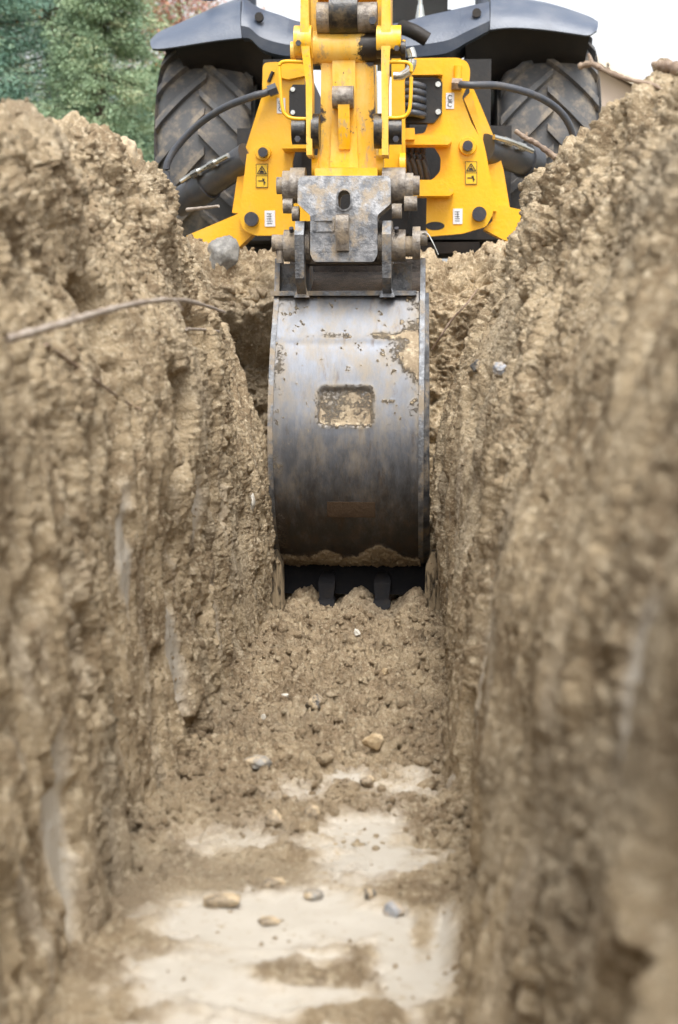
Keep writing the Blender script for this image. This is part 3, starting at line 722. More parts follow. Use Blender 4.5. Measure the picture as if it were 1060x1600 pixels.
bm = bmesh.new()        # cast-in lettering panel, worn illegible
pbox(bm, 490, 343, 521, 345, Yl-.002, Yl+.01); pbox(bm, 490, 360, 521, 362, Yl-.002, Yl+.01); pbox(bm, 489, 344, 491, 361, Yl-.002, Yl+.01); pbox(bm, 520, 344, 522, 361, Yl-.002, Yl+.01)
part('cast_panel', bm, 'cast', bl, .0008)
bm = bmesh.new(); box(bm, (P(475, 280, 5.13).x, 5.10, P(540, 412, 5.1).z), (P(600, 280, 5.13).x, 5.24, P(540, 345, 5.1).z)); part('link_rear_web', bm, 'pin', bl, .01)
for sgn, xs_ in ((-1, [(455, 478, .062, 290), (443, 456, .056, 292), (433, 444, .030, 290)]), (1, [(598, 634, .062, 290), (634, 646, .048, 292), (645, 656, .034, 290)])):
    bm = bmesh.new()
    for x0, x1, r, py in xs_: xcyl(bm, x0, x1, py, 5.10, r)
    part('pin_boss', bm, 'pin', bl, .004)
    bm = bmesh.new()
    for x0, x1, py in (((457, 468, 334), (443, 458, 322)) if sgn < 0 else ((613, 628, 330), (632, 652, 318))): xcyl(bm, x0, x1, py, 5.06, .026)
    part('link_pin', bm, 'pin', bl, .003)
for sgn, xs_ in ((-1, [(445, 464, .056, 384), (432, 446, .034, 382), (426, 436, .030, 380), (476, 486, .060, 384)]), (1, [(590, 600, .060, 384), (611, 634, .056, 384), (633, 646, .036, 385), (645, 657, .058, 380), (655, 668, .026, 372)])):
    bm = bmesh.new()
    for x0, x1, r, py in xs_: xcyl(bm, x0, x1, py, 5.10, r)
    part('bucket_pin', bm, 'pin', BK, .003)
    bm = bmesh.new(); c = P(456 if sgn < 0 else 620, 362, 5.05); cyl(bm, c, c+Vector((0, -.012, .012)), .008); part('grease_nipple', bm, 'bolt', BK)
bm = bmesh.new(); a = P(438, 400, 5.08); cyl(bm, P(438, 392, 5.08), P(438, 411, 5.08), .013); part('pin_bolt', bm, 'pin', BK, .002)
bm = bmesh.new(); a = P(660, 362, 5.1); tube(bm, [P(658, 366, 5.08), P(668, 365, 5.07), P(676, 378, 5.06), P(685, 398, 5.06)], .0025, 8); part('lynch_wire', bm, 'chrome', BK)

# --- dipper arm
dp_parts = []
bm = bmesh.new(); Yd = 5.14
body = [(498, 60), (582, 60), (584, 110), (586, 200), (589, 272), (493, 272), (501, 200), (502, 110)]
prism(bm, ppx(body, Yd), (0, .26, 0)); dipper = part('dipper_arm', bm, 'dipper', None, .008, seg=3)
bm = bmesh.new(); prism(bm, ppx([(519, 62), (555, 62), (556, 150), (560, 262), (516, 262), (520, 150)], Yd-.012), (0, .03, 0)); part('stiffener', bm, 'dipper', dipper, .006)
bm = bmesh.new(); xcyl(bm, 489, 596, 76, 5.16, .058); part('pivot_tube', bm, 'dipper', dipper, .004)
bm = bmesh.new(); xcyl(bm, 520, 553, 152, 5.10, .038); part('eye_boss', bm, 'pin', dipper, .006)
bm = bmesh.new(); prism(bm, [Vector((P(529, 150, 5.1).x, y, P(540, py, 5.1).z)) for y, py in ((5.085, 150), (5.075, 165), (5.12, 232), (5.15, 232), (5.15, 150))], (P(547, 150, 5.1).x-P(529, 150, 5.1).x, 0, 0)); part('rib', bm, 'dipper', dipper, .004)
bm = bmesh.new(); pbox(bm, 492, 262, 590, 279, 5.06, 5.3); part('nose_plate', bm, 'dipper', dipper, .01)
for a, b in ((487, 493), (590, 597)):
    bm = bmesh.new(); pbox(bm, a, 245, b, 272, 5.2, 5.3); part('nose_cheek', bm, 'dipper', dipper, .004)
bm = bmesh.new(); xcyl(bm, 489, 499, 265, 5.16, .05); xcyl(bm, 588, 600, 265, 5.16, .05); part('lower_bush', bm, 'yellow', dipper, .003)
# side links with handles
for s, (xt0, xt1, xb0, xb1) in ((-1, (470, 482, 479, 488)), (1, (597, 610, 597, 607))):
    bm = bmesh.new(); 
    poly = [(xt0, -30), (xt1, -30), (xt1+1, 60), (xb1, 130), (xb1, 242), (xb0, 242), (xb0-1, 130), (xt0-1, 60)]
    prism(bm, ppx(poly, 5.03), (0, .10, 0)); lk = part('side_link', bm, 'linkyel', dipper, .004)
    bm = bmesh.new()
    if s < 0: xcyl(bm, 461, 488, 66, 5.08, .055); xcyl(bm, 455, 462, 80, 5.08, .032)
    else: xcyl(bm, 589, 627, 66, 5.08, .055); xcyl(bm, 627, 634, 78, 5.08, .034)
    part('link_boss', bm, 'linkyel', dipper, .004)
    bm = bmesh.new()
    if s < 0: xcyl(bm, 457, 478, 205, 5.08, .046); xcyl(bm, 488, 500, 205, 5.08, .060)
    else: xcyl(bm, 607, 628, 205, 5.08, .046); xcyl(bm, 585, 598, 205, 5.08, .060)
    part('link_bush', bm, 'grease', dipper, .004)
    bm = bmesh.new(); c = P(466 if s < 0 else 619, 218, 5.03); cyl(bm, c, c+Vector((0, -.02, 0)), .011, n=6); part('link_bolt', bm, 'bolt', dipper); bm = bmesh.new(); c = P(620, 74, 5.0) if s > 0 else P(466, 66, 5.0); cyl(bm, c+Vector((0, .02, 0)), c+Vector((0, .01, 0)), .010, n=6)
    part('link_bolt', bm, 'bolt', dipper)
    bm = bmesh.new()
    if s < 0: hp = [(478, 97), (448, 96), (438, 100), (437, 112), (441, 165), (447, 180), (458, 185), (480, 186)]
    else: hp = [(606, 97), (632, 97), (641, 101), (643, 112), (641, 165), (635, 180), (624, 184), (606, 184)]
    tube(bm, [P(x, y, 5.05) for x, y in hp], .0065, 12, 5); part('grab_handle', bm, 'yellow', dipper)
# top: cylinder eye, bosses and boom end
for a, b in ((496, 519), (560, 590)):
    bm = bmesh.new(); xcyl(bm, a, b, 28, 5.12, .052); part('cylinder_eye', bm, 'pin', None, .004)
bm = bmesh.new(); xcyl(bm, 516, 560, 22, 5.12, .068); box(bm, (P(519, 0, 5.12).x, 5.07, P(540, 20, 5.12).z), (P(557, 0, 5.12).x, 5.17, P(540, -160, 5.12).z)); part('bucket_cylinder', bm, 'grease', None, .012, seg=3)
bm = bmesh.new(); c = P(583, 34, 5.05); cyl(bm, c, c+Vector((0, -.02, 0)), .014, n=6); part('eye_bolt', bm, 'bolt')
for a, b in ((481, 497), (589, 600)):
    bm = bmesh.new(); pbox(bm, a, -60, b, 52, 5.16, 5.32); part('boom_cheek', bm, 'linkyel', None, .006)
bm = bmesh.new(); pts = [P(612, -160, 5.6), P(606, -40, 5.6), P(604, 60, 5.7), P(604, 150, 5.9)]
prism(bm, [Vector((P(488, 0, 5.4).x, y, z)) for y, z in ((5.2, 2.25), (5.35, 2.1), (5.75, 3.15), (6.05, 3.75), (6.45, 3.6), (6.55, 2.3), (6.75, 2.3), (6.75, 3.9), (6.2, 4.1), (5.6, 3.5))], (P(596, 0, 5.4).x-P(488, 0, 5.4).x, 0, 0)); boom = part('boom', bm, 'yellow', None, .01)
boom_obj = boom
# chrome rod seen beside the dipper
bm = bmesh.new(); cyl(bm, P(586, 90, 5.42), P(586, 205, 5.42), .006); cyl(bm, P(590, 250, 5.5), P(588, 60, 5.5), .004); part('guide_rod', bm, 'chrome')

# --- king post and stabiliser frame
YF = 6.35
bm = bmesh.new(); prism(bm, ppx([(612, 88), (632, 88), (634, 262), (628, 275), (598, 275), (598, 210), (612, 205)], 6.2), (0, .2, 0)); kp = part('king_post', bm, 'yellow', None, .01)
bm = bmesh.new(); prism(bm, ppx([(592, 215), (628, 215), (628, 268), (592, 268)], 6.1), (0, .2, 0)); xcyl(bm, 625, 634, 262, 6.1, .06); part('slew_lug', bm, 'yellow', kp, .008)
def hexbolt(x, y, Y, r, m='bolt', par=None):
    bm = bmesh.new(); c = P(x, y, Y); cyl(bm, c, c+Vector((0, -.03, 0)), r, n=20); part('pivot_bolt', bm, m, par, .004)
def ringb(x, y, Y, r, par):
    bm = bmesh.new(); c = P(x, y, Y); cyl(bm, c, c+Vector((0, -.018, 0)), r, r*.9, n=28); part('pivot_collar', bm, 'yellow', par, .004)
def sticker(x0, y0, x1, y1, Y, kind, par):
    bm = bmesh.new(); pbox(bm, x0, y0, x1, y1, Y-.004, Y-.001); st = part('sticker', bm, 'white' if kind != 'warn' else 'warnyel', par)
    bm = bmesh.new(); W, H = x1-x0, y1-y0; Ys = Y-.006
    def q(pts): 
        f = [bm.verts.new(P(x0+W*u, y0+H*v, Ys)) for u, v in pts]; bm.faces.new(f)
    def seg(u0, v0, u1, v1, t): 
        dxy = Vector(((u1-u0)*W, (v1-v0)*H)); nrm = Vector((-dxy.y, dxy.x)).normalized()*t/2
        f = [bm.verts.new(P(x0+W*a+sx*nrm.x, y0+H*b+sx*nrm.y, Ys)) for a, b, sx in ((u0, v0, 1), (u1, v1, 1), (u1, v1, -1), (u0, v0, -1))]; bm.faces.new(f)
    if kind == 'warn':
        for a in ((0.03, .01, .97, .01), (.03, .99, .97, .99), (.03, .01, .03, .99), (.97, .01, .97, .99), (.03, .5, .97, .5)): seg(*a, .8)
        seg(.5, .1, .12, .42, 1.4); seg(.5, .1, .88, .42, 1.4); seg(.12, .42, .88, .42, 1.6); q([(.45, .2), (.55, .2), (.52, .36), (.48, .36)]); q([(.36, .28), (.62, .30), (.70, .38), (.30, .38)])
        seg(.18, .72, .62, .72, 1.6); seg(.55, .62, .78, .82, 1.8); seg(.68, .62, .68, .9, 1.4)
    elif kind == 'ring':
        for cy_ in (.3, .72):
            for k in range(9):
                a0, a1 = R(40+k*32), R(40+(k+1)*32)
                seg(.5+.27*math.cos(a0), cy_+.15*math.sin(a0), .5+.27*math.cos(a1), cy_+.15*math.sin(a1), 1.1)
        seg(.2, .52, .8, .52, .8)
    else:
        for v in (.2, .36, .52, .66, .8): seg(.2, v, .8-.15*random.random(), v, .9)
        seg(.5, .2, .5, .6, .8)
    part('print', bm, 'ink', st, smooth=False)
M['warnyel'] = make_plain('warning_sticker_yellow', (.82, .52, .02), .4)
# left leg housing
lp = [(411, 100), (420, 97), (462, 97), (476, 100), (476, 118), (476, 122), (476, 190), (480, 225), (462, 232), (457, 252), (458, 272), (470, 282), (490, 285), (490, 368), (398, 368), (381, 360), (375, 345), (376, 330), (391, 232), (413, 160), (410, 140)]
bm = bmesh.new(); prism(bm, ppx(lp, YF, .018), (0, .025, 0)); LP = part('leg_housing', bm, 'yellow', None, .004)
bm = bmesh.new(); prism(bm, ppx([(408, 155), (430, 120), (430, 300), (400, 338), (363, 332), (372, 270)], YF+.16), (0, .025, 0)); part('rear_plate', bm, 'yellow', LP, .004)
bm = bmesh.new(); prism(bm, ppx([(386, 240), (396, 240), (384, 340), (374, 340)], YF+.02), (0, .14, 0)); part('edge_web', bm, 'yellow', LP, .003)
bm = bmesh.new(); prism(bm, ppx([(292, 368), (377, 332), (393, 345), (395, 366), (374, 386), (285, 392)], YF+.05), (0, .10, 0)); sl = part('stabiliser_leg', bm, 'yellow', None, .012)
ringb(412, 239, YF, .036, LP); hexbolt(412, 239, YF-.018, .021, par=LP); hexbolt(394, 343, YF, .031, par=LP)
sticker(400, 256, 419, 293, YF, 'warn', LP); sticker(414, 329, 430, 354, YF, 'text', LP); sticker(433, 153, 446, 177, YF, 'ring', LP)
bm = bmesh.new(); tube(bm, [P(427, 112, YF-.004), P(424, 118, YF-.004), P(420, 128, YF-.002)], .008, 10); part('lift_slot', bm, 'black', LP)
bm = bmesh.new(); pbox(bm, 440, 224, 482, 232, YF-.12, YF); part('cross_rib', bm, 'yellow', LP, .01)
bm = bmesh.new(); prism(bm, ppx([(436, 110), (478, 106), (478, 118), (450, 124), (436, 120)], YF-.03), (0, .04, 0)); part('top_rib', bm, 'yellow', LP, .008)
bm = bmesh.new(); prism(bm, ppx([(458, 132), (480, 132), (480, 185), (462, 185), (452, 176), (452, 142)], YF-.05), (0, .06, 0)); pv = part('hose_cover', bm, 'black', LP, .006)
for (x, y) in ((458, 140), (458, 176)): bm = bmesh.new(); c = P(x, y, YF-.05); cyl(bm, c, c+Vector((0, -.008, 0)), .010, n=10); part('cover_bolt', bm, 'chrome', pv)
# right leg housing
rp = [(640, 91), (716, 90), (730, 96), (735, 108), (734, 126), (722, 152), (736, 190), (751, 216), (769, 315), (771, 334), (760, 354), (723, 365), (666, 370), (667, 306), (640, 306), (640, 284), (676, 281), (688, 268), (689, 246), (678, 228), (640, 226), (628, 218), (628, 212), (664, 208), (670, 190), (690, 180), (692, 128), (684, 120), (640, 118)]
bm = bmesh.new(); prism(bm, ppx(rp, YF, .014), (0, .025, 0)); RP = part('leg_housing', bm, 'yellow', None, .004)
bm = bmesh.new(); prism(bm, ppx([(734, 138), (741, 140), (773, 216), (787, 265), (797, 325), (765, 330), (755, 230), (735, 190)], YF+.16), (0, .025, 0)); part('rear_plate', bm, 'yellow', RP, .004)
bm = bmesh.new(); prism(bm, ppx([(737, 142), (725, 154), (751, 218), (770, 330), (776, 330), (760, 240)], YF+.025), (0, .135, 0)); part('edge_web', bm, 'yellow', RP, .003)
bm = bmesh.new(); prism(bm, ppx([(768, 318), (812, 327), (850, 345), (850, 392), (786, 374), (756, 358), (770, 345)], YF+.05), (0, .10, 0)); part('stabiliser_leg', bm, 'yellow', None, .012)
for y0, y1, x1 in ((211, 226, 706), (281, 306, 709)):
    bm = bmesh.new(); prism(bm, ppx([(630, y0), (x1-6, y0), (x1, y0+5), (x1, y1-5), (x1-6, y1), (630, y1)], YF-.09), (0, .095, 0)); part('cross_rib', bm, 'yellow', RP, .012, seg=3)
bm = bmesh.new(); pbox(bm, 640, 93, 692, 117, YF-.06, YF+.01); part('top_rib', bm, 'yellow', RP, .012, seg=3)
bm = bmesh.new(); pbox(bm, 628, 200, 648, 218, YF-.12, YF+.01); part('hinge_block', bm, 'yellow', RP, .008)
ringb(731, 229, YF, .040, RP); hexbolt(731, 229, YF-.018, .022, par=RP); hexbolt(749, 335, YF, .031, par=RP)
sticker(727, 252, 746, 288, YF, 'warn', RP); sticker(708, 326, 723, 350, YF, 'text', RP); sticker(697, 145, 710, 170, YF, 'ring', RP)
bm = bmesh.new(); prism(bm, ppx([(624, 124), (686, 122), (691, 132), (691, 176), (678, 192), (624, 192)], YF-.03), (0, .05, 0)); pv = part('hose_cover', bm, 'black', RP, .006)
for (x, y) in ((685, 132), (685, 175)): bm = bmesh.new(); c = P(x, y, YF-.03); cyl(bm, c, c+Vector((0, -.008, 0)), .012, n=10); part('cover_bolt', bm, 'chrome', pv)
for k, y in enumerate((134, 144, 155, 167, 178)):
    bm = bmesh.new(); tube(bm, [P(620, y, YF-.05), P(645, y-2, YF-.08), P(658, y+1, YF-.06), P(664, y+3, YF)], .016, 10, 4); part('hose_loop', bm, 'hose', pv)
bm = bmesh.new(); c = P(680, 353, YF-.002); 
pts = [c+Vector((math.cos(a)*.042, 0, math.sin(a)*.018)) for a in np.linspace(0, 2*PI, 21)[:-1]]; prism(bm, pts, (0, .002, 0)); part('cast_opening', bm, 'black', RP)
bm = bmesh.new(); cyl(bm, P(716, 103, YF-.004), P(715, 124, YF-.004), .018, n=14); part('lift_boss', bm, 'yellow', RP, .006)
# plated tee handle between the housings
bm = bmesh.new(); tube(bm, [P(641, 76, 6.0), P(645, 90, 6.0), P(641, 108, 6.0), P(628, 118, 6.0), P(615, 119, 6.0)], .018, 12, 5); part('lock_rod', bm, 'chrome')

# stabiliser cylinders and hoses
for a, b, r, fit in ((P(278, 318, 6.75), P(389, 245, 6.5), .066, [P(283, 284, 6.62), P(302, 272, 6.6), P(357, 243, 6.45)]), (P(756, 232, 6.5), P(835, 256, 6.75), .066, [P(772, 214, 6.45), P(800, 222, 6.5), P(832, 236, 6.6)])):
    bm = bmesh.new(); cyl(bm, a, b, r); o = part('stabiliser_cylinder', bm, 'cylblack', None, .006)
    bm = bmesh.new(); e = a.lerp(b, .30) if a.x < -1 else a.lerp(b, .78); e2 = a.lerp(b, .45) if a.x < -1 else a.lerp(b, .98); cyl(bm, e, e2, r*1.18); part('gland_collar', bm, 'cylblack', o, .006)
    bm = bmesh.new(); tube(bm, fit, .012, 10, 4); part('oil_pipe', bm, 'chrome', o)
    for k in (.25, .6):
        bm = bmesh.new(); c = fit[0].lerp(fit[-1], k); d_ = (fit[-1]-fit[0]).normalized(); cyl(bm, c, c+d_*.045, .019, n=6); part('pipe_nut', bm, 'chrome', o)
bm = bmesh.new(); tube(bm, [P(x, y, Y) for x, y, Y in ((428, 140, 6.32), (412, 146, 6.3), (394, 151, 6.3), (351, 168, 6.42), (310, 195, 6.55), (278, 228, 6.6), (262, 255, 6.6), (262, 280, 6.6), (275, 300, 6.6))], .016, 14, 8); part('hydraulic_hose', bm, 'hose')
bm = bmesh.new(); tube(bm, [P(x, y, Y) for x, y, Y in ((712, 131, 6.34), (734, 133, 6.3), (781, 134, 6.35), (831, 147, 6.4), (867, 167, 6.5), (888, 192, 6.55), (899, 228, 6.6), (895, 270, 6.6))], .016, 14, 8); part('hydraulic_hose', bm, 'hose')
bm = bmesh.new(); cyl(bm, P(420, 143, 6.31), P(433, 138, 6.31), .026, n=6); part('hose_ferrule', bm, 'hose')
bm = bmesh.new(); cyl(bm, P(706, 131, 6.33), P(722, 132, 6.33), .026, n=6); part('hose_ferrule', bm, 'root')

# --- tyres
def wheel(cx, side):
    cc = Vector((cx, 8.1, 1.2+.74)); Rr = .70; Wd = .50
    we = bpy.data.objects.new('wheel', None); C.objects.link(we); we.parent = bh; we.location = cc-ROOT
    bm = bmesh.new()
    prof = []
    for k in range(25):
        t = -1+2*k/24; x = t*Wd/2; r = Rr-.045*abs(t)**2.5-.14*max(0, abs(t)-.88)/.12*.35; prof.append((x, r))
    prof = [(-.19, .36), (-.25, .45), (-.275, .56), (-.262, .63)]+prof+[(.262, .63), (.275, .56), (.25, .45), (.19, .36)]
    lathe_x(bm, prof, (0, 0, 0), 96)
    NL = 22
    for s in (-1, 1):
        for i in range(NL):
            a0 = 2*PI*(i+(.5 if s > 0 else 0))/NL; secs = []
            for k in range(8):
                t = k/7; x = s*(-.015+t*(Wd/2+.012)); ang = a0+t*.36; wd = .030+.012*t
                rb = Rr-.045*abs(x/(Wd/2))**2.5-.03; rt = rb+.03+.030-.010*(t > .9)
                secs.append([Vector((x, math.cos(ang+sg*wd)*rr, math.sin(ang+sg*wd)*rr)) for sg, rr in ((-1.25, rb), (-.85, rt), (.85, rt), (1.25, rb))])
            sv_ = [[bm.verts.new(p) for p in q] for q in secs]
            for a, b in zip(sv_[:-1], sv_[1:]):
                for k in range(3): bm.faces.new((a[k], a[k+1], b[k+1], b[k]))
            bm.faces.new(sv_[0]); bm.faces.new(sv_[-1][::-1])
    bm_obj('tyre', bm, M['rubber'], we, root=Vector((0, 0, 0)))
    bm = bmesh.new(); lathe_x(bm, [(-.19, .36), (-.19, .33), (-.05, .30), (-.04, .08), (.04, .08), (.05, .30), (.19, .33), (.19, .36)], (0, 0, 0), 48, True)
    bm_obj('rim', bm, M['yellow'], we, root=Vector((0, 0, 0)))
wheel(P(320, 200, 7.5).x, -1); wheel(P(858, 200, 7.5).x, 1)

# --- fenders: a moulded lip rolling up and forward over each tyre
def fender(cols, name='fender'):
    # cols: (px, py_top, py_lip) left to right
    bm = bmesh.new(); rows = []
    for px, pt, pl in cols:
        lip = P(px, pl, 7.28); top = P(px, pt, 7.55); mid = lip.lerp(top, .45)+Vector((0, -.05, .01))
        sec = [lip+Vector((0, .07, .02)), lip+Vector((0, .012, -.004)), lip, lip.lerp(mid, .5)+Vector((0, -.018, 0)), mid, mid.lerp(top, .5)+Vector((0, -.02, .012)), top, top+Vector((0, .35, .06)), top+Vector((0, .85, .05)), top+Vector((0, 1.25, -.12)), top+Vector((0, 1.5, -.45)),
               top+Vector((0, 1.46, -.45)), top+Vector((0, 1.2, -.15)), top+Vector((0, .85, .02)), top+Vector((0, .35, .03)), top+Vector((0, .03, -.03)), mid+Vector((0, .07, 0))]
        rows.append([bm.verts.new(p) for p in sec])
    for a, b in zip(rows[:-1], rows[1:]):
        n = len(a)
        for k in range(n): bm.faces.new((a[k], b[k], b[(k+1) % n], a[(k+1) % n]))
    bm.faces.new(rows[0]); bm.faces.new(rows[-1][::-1])
    return part(name, bm, 'plastic')
def dens(cols, n=5):
    out = catmull([Vector((c[0], c[1], c[2])) for c in cols], n); return [tuple(v) for v in out]
fl_ = fender(dens([(238, 68, 76), (250, 53, 76), (268, 42, 74), (300, 27, 69), (340, 9, 63), (378, -4, 59)]))
fr_ = fender(dens([(766, -6, 46), (800, -4, 43), (850, 3, 46), (895, 16, 52), (920, 27, 55), (933, 40, 48)]))
def cab_panel(cols):
    bm = bmesh.new(); rows = []
    for px, pt, pl in cols:
        a = P(px, pl, 7.3); t = P(px, pt, 7.42); m_ = a.lerp(t, .5)+Vector((0, -.05, 0))
        rows.append([bm.verts.new(p) for p in (a, a.lerp(m_, .5)+Vector((0, -.02, 0)), m_, t, t+Vector((0, .3, .02)), a+Vector((0, .35, .0)))])
    for a, b in zip(rows[:-1], rows[1:]):
        for k in range(6): bm.faces.new((a[k], b[k], b[(k+1) % 6], a[(k+1) % 6]))
    bm.faces.new(rows[0]); bm.faces.new(rows[-1][::-1])
    return part('cab_sill', bm, 'plastic')
cab_panel(dens([(379, -4, 59), (392, 4, 61), (410, 14, 77), (440, 24, 86), (470, 34, 88), (540, 42, 90), (620, 36, 90), (660, 26, 88), (700, 17, 82), (730, 10, 66), (765, 2, 47)]))
for x, y in ((406, 28), (745, 22)):
    bm = bmesh.new(); c = P(x, y, 7.33); cyl(bm, c, c+Vector((0, -.03, 0)), .022, n=20); part('reflector_plug', bm, 'flap')
bm = bmesh.new(); tube(bm, [P(628, 42, 7.1), P(648, 50, 7.05), P(668, 62, 7.05)], .035, 12, 4); part('door_handle', bm, 'flap')
# wheel arch liners
def liner(xs, top, bot, cut):
    bm = bmesh.new(); n = len(xs); rows = []
    for k, x in enumerate(xs):
        a = P(x, top[k], 7.36); b = P(x+cut[k], bot[k], 7.62)
        rows.append([bm.verts.new(p) for p in (a, a.lerp(b, .5)+Vector((0, -.03, 0)), b, b+Vector((0, .03, 0)), a+Vector((0, .5, .02)))])
    for a, b in zip(rows[:-1], rows[1:]):
        for k in range(5): bm.faces.new((a[k], b[k], b[(k+1) % 5], a[(k+1) % 5]))
    bm.faces.new(rows[0]); bm.faces.new(rows[-1][::-1]); part('arch_liner', bm, 'flap')
liner([272, 300, 340, 378, 405, 425], [70, 64, 58, 54, 60, 72], [116, 117, 119, 124, 140, 160], [22, 12, 5, 0, 0, 0])
liner([728, 755, 790, 845, 890, 922], [66, 52, 44, 44, 48, 52], [168, 150, 122, 110, 109, 108], [0, 0, 0, 0, -4, -10])
# chassis behind the frame, two side boxes with the middle left open to show sky
bm = bmesh.new(); pbox(bm, 372, 196, 800, 376, 7.0, 7.6); ch = part('chassis', bm, 'black', None, .01)
bm = bmesh.new(); pbox(bm, 412, 92, 474, 200, 7.15, 9.5); part('chassis_side_box', bm, 'black', None, .01)
bm = bmesh.new(); pbox(bm, 612, 92, 768, 200, 7.15, 9.5); part('chassis_side_box', bm, 'black', None, .01)
bm = bmesh.new(); xcyl(bm, 300, 880, 280, 8.0, .15); part('rear_axle', bm, 'black')
bm = bmesh.new(); pbox(bm, 472, 190, 640, 366, 6.5, 6.9); part('dark_backing', bm, 'black', None, .02)  # black box added to keep the gap behind the dipper dark
for k in range(7):
    bm = bmesh.new(); x = 610+9*k; tube(bm, [P(x, 300, 6.45), P(x+5, 262+3*k, 6.4), P(x-3, 240, 6.38), P(x+6, 215, 6.45)], .013, 8, 4); part('hose_run', bm, 'hose')
bm = bmesh.new(); pbox(bm, 360, 370, 800, 402, 7.3, 7.5); part('belly_guard', bm, 'black', None, .01)
bm = bmesh.new(); pbox(bm, 640, 378, 750, 396, 6.9, 7.2); part('skid_shoe', bm, 'flap', None, .02)
# cab shell above the picture
cabx0, cabx1 = P(330, 0, 7.6).x, P(770, 0, 7.6).x
for x in (cabx0, cabx1):
    for y in (7.5, 9.1):
        bm = bmesh.new(); cyl(bm, (x, y, 2.72), (x*.98-.01, y, 4.0), .05, .045, 16); part('cab_post', bm, 'plastic')
bm = bmesh.new(); box(bm, (cabx0-.1, 7.35, 4.0), (cabx1+.1, 9.3, 4.14)); part('cab_roof', bm, 'yellow', None, .05, seg=4)
bm = bmesh.new(); box(bm, (P(608, 0, 7.7).x, 7.75, 2.5), (P(700, 0, 7.7).x, 8.0, 3.35)); box(bm, (P(600, 0, 7.7).x, 7.95, 2.5), (P(706, 0, 7.7).x, 8.5, 2.75)); part('operator_seat', bm, 'flap', None, .06, seg=4)
bm = bmesh.new(); prism(bm, [(cabx0+.05, 7.47, 2.75), (cabx1-.05, 7.47, 2.75), (cabx1-.05, 7.47, 3.98), (cabx0+.05, 7.47, 3.98)], (0, .008, 0)); part('rear_window', bm, 'glass')
bm = bmesh.new(); cyl(bm, P(657, 22, 7.6), P(657, -60, 7.6), .012, n=10); cyl(bm, P(657, 30, 7.6), P(657, 8, 7.6), .028, .016, n=14); part('control_lever', bm, 'chrome')

# ------------------------------------------------------------------ stones, sticks
bpy.context.view_layer.update()
DG = bpy.context.evaluated_depsgraph_get()
from mathutils.bvhtree import BVHTree
SOILS = [BVHTree.FromObject(o, DG) for o in (lw, rw, fl, ew)]
def hit(px, py):
    best = None
    for t in SOILS:
        loc, nrm, i, dist = t.ray_cast(cam.location, ray(px, py))
        if loc is not None and (best is None or dist < best[2]): best = (loc, nrm, dist)
    return best
def stone(name, px, py, wpx, hpx, mname, label, cat='stone', group=None, flat=.75, seed=0, angular=.0, Y=None, sink=.15, boxy=1.):
    if Y is None:
        h = hit(px, py+hpx*.4); c = h[0] if h else P(px, py, 4.5)
    else: c = P(px, py+hpx*.4, Y)
    k = (c-cam.location).length/FPX
    v, f = ico(4); d = 1+.45*fbm(v, .9, 3, 50+seed)+.16*fbm(v, .35, 4, 60+seed)
    if boxy < 1: v = np.sign(v)*np.abs(v)**boxy; v = v@np.array(Euler((.25*seed, .4, .35*seed)).to_matrix())
    v = v*d[:, None]
    if angular:
        for a in range(7):
            nn = np.array(Vector([random.gauss(0, 1) for _ in range(3)]).normalized()); dd = v@nn; lim = .62
            v = v-np.outer(np.maximum(0, dd-lim)*angular, nn)
    v = v*np.array([wpx*k/2, max(wpx, hpx)*k/2*flat, hpx*k/2])
    o = link(name, np_mesh(name, v, f), M[mname]); o.location = c+Vector((0, 0, hpx*k*(.5-sink)))
    tag(o, label, cat, group); return o
M['s_tan'] = make_stone('tan_stone', (.34, .27, .18), (.50, .42, .30))
M['s_grey'] = make_stone('grey_stone', (.13, .125, .115), (.30, .285, .26), 22)
M['s_block'] = make_cast('grey_block_stone', (.15, .145, .135), (.30, .29, .265), .35, 0.)
M['s_blue'] = make_stone('blue_grey_stone', (.26, .28, .32), (.40, .42, .46), 40)
M['s_dark'] = make_stone('dark_slate', (.035, .035, .035), (.12, .115, .11), 50)
M['s_brown'] = make_stone('brown_stone', (.17, .135, .095), (.31, .25, .175), 40)
M['s_white'] = make_plain('pale_chip', (.70, .66, .58), .6, 0, .2, 60)
M['s_ochre'] = make_stone('ochre_clod', (.32, .22, .11), (.46, .35, .21), 40)
G1 = 'stones lying on the trench floor'; G2 = 'stones in the banks'; G3 = 'white chips in the loose soil'
stone('boulder', 352, 386, 38, 50, 's_block', 'angular grey stone block perched on the left ledge below the yellow stabiliser leg', 'stone', G2, .8, 3, 1.0, sink=.35, boxy=.5)
stone('stone', 197, 243, 34, 54, 's_tan', 'smooth upright tan stone sticking out of the left spoil heap top', 'stone', G2, .7, 5, .3, 3.93)
stone('stone', 394, 784, 9, 26, 's_white', 'small cream pebble in the left trench wall close beside the bucket', 'stone', G2, .8, 6)
stone('stone', 783, 575, 26, 20, 's_blue', 'small pale grey stone bedded in the right wall, larger of two', 'stone', G2, .8, 7)
stone('stone', 745, 572, 16, 18, 's_dark', 'small dark stone in the right wall near the bucket', 'stone', G2, .8, 8)
stone('stone', 348, 1405, 56, 26, 's_brown', 'flat brown stone on the left of the pale wet clay', 'stone', G1, .8, 9, .7)
stone('stone', 613, 1418, 34, 28, 's_blue', 'blue-grey pointed stone standing on the pale clay at right', 'stone', G1, .8, 10, .8)
stone('stone', 428, 1279, 30, 24, 's_brown', 'round ochre-brown stone left of a matching rounder pebble', 'stone', G1, .9, 11)
stone('stone', 488, 1270, 26, 22, 's_brown', 'rounded brown pebble beside the pale patch in mid floor', 'stone', G1, .9, 12)
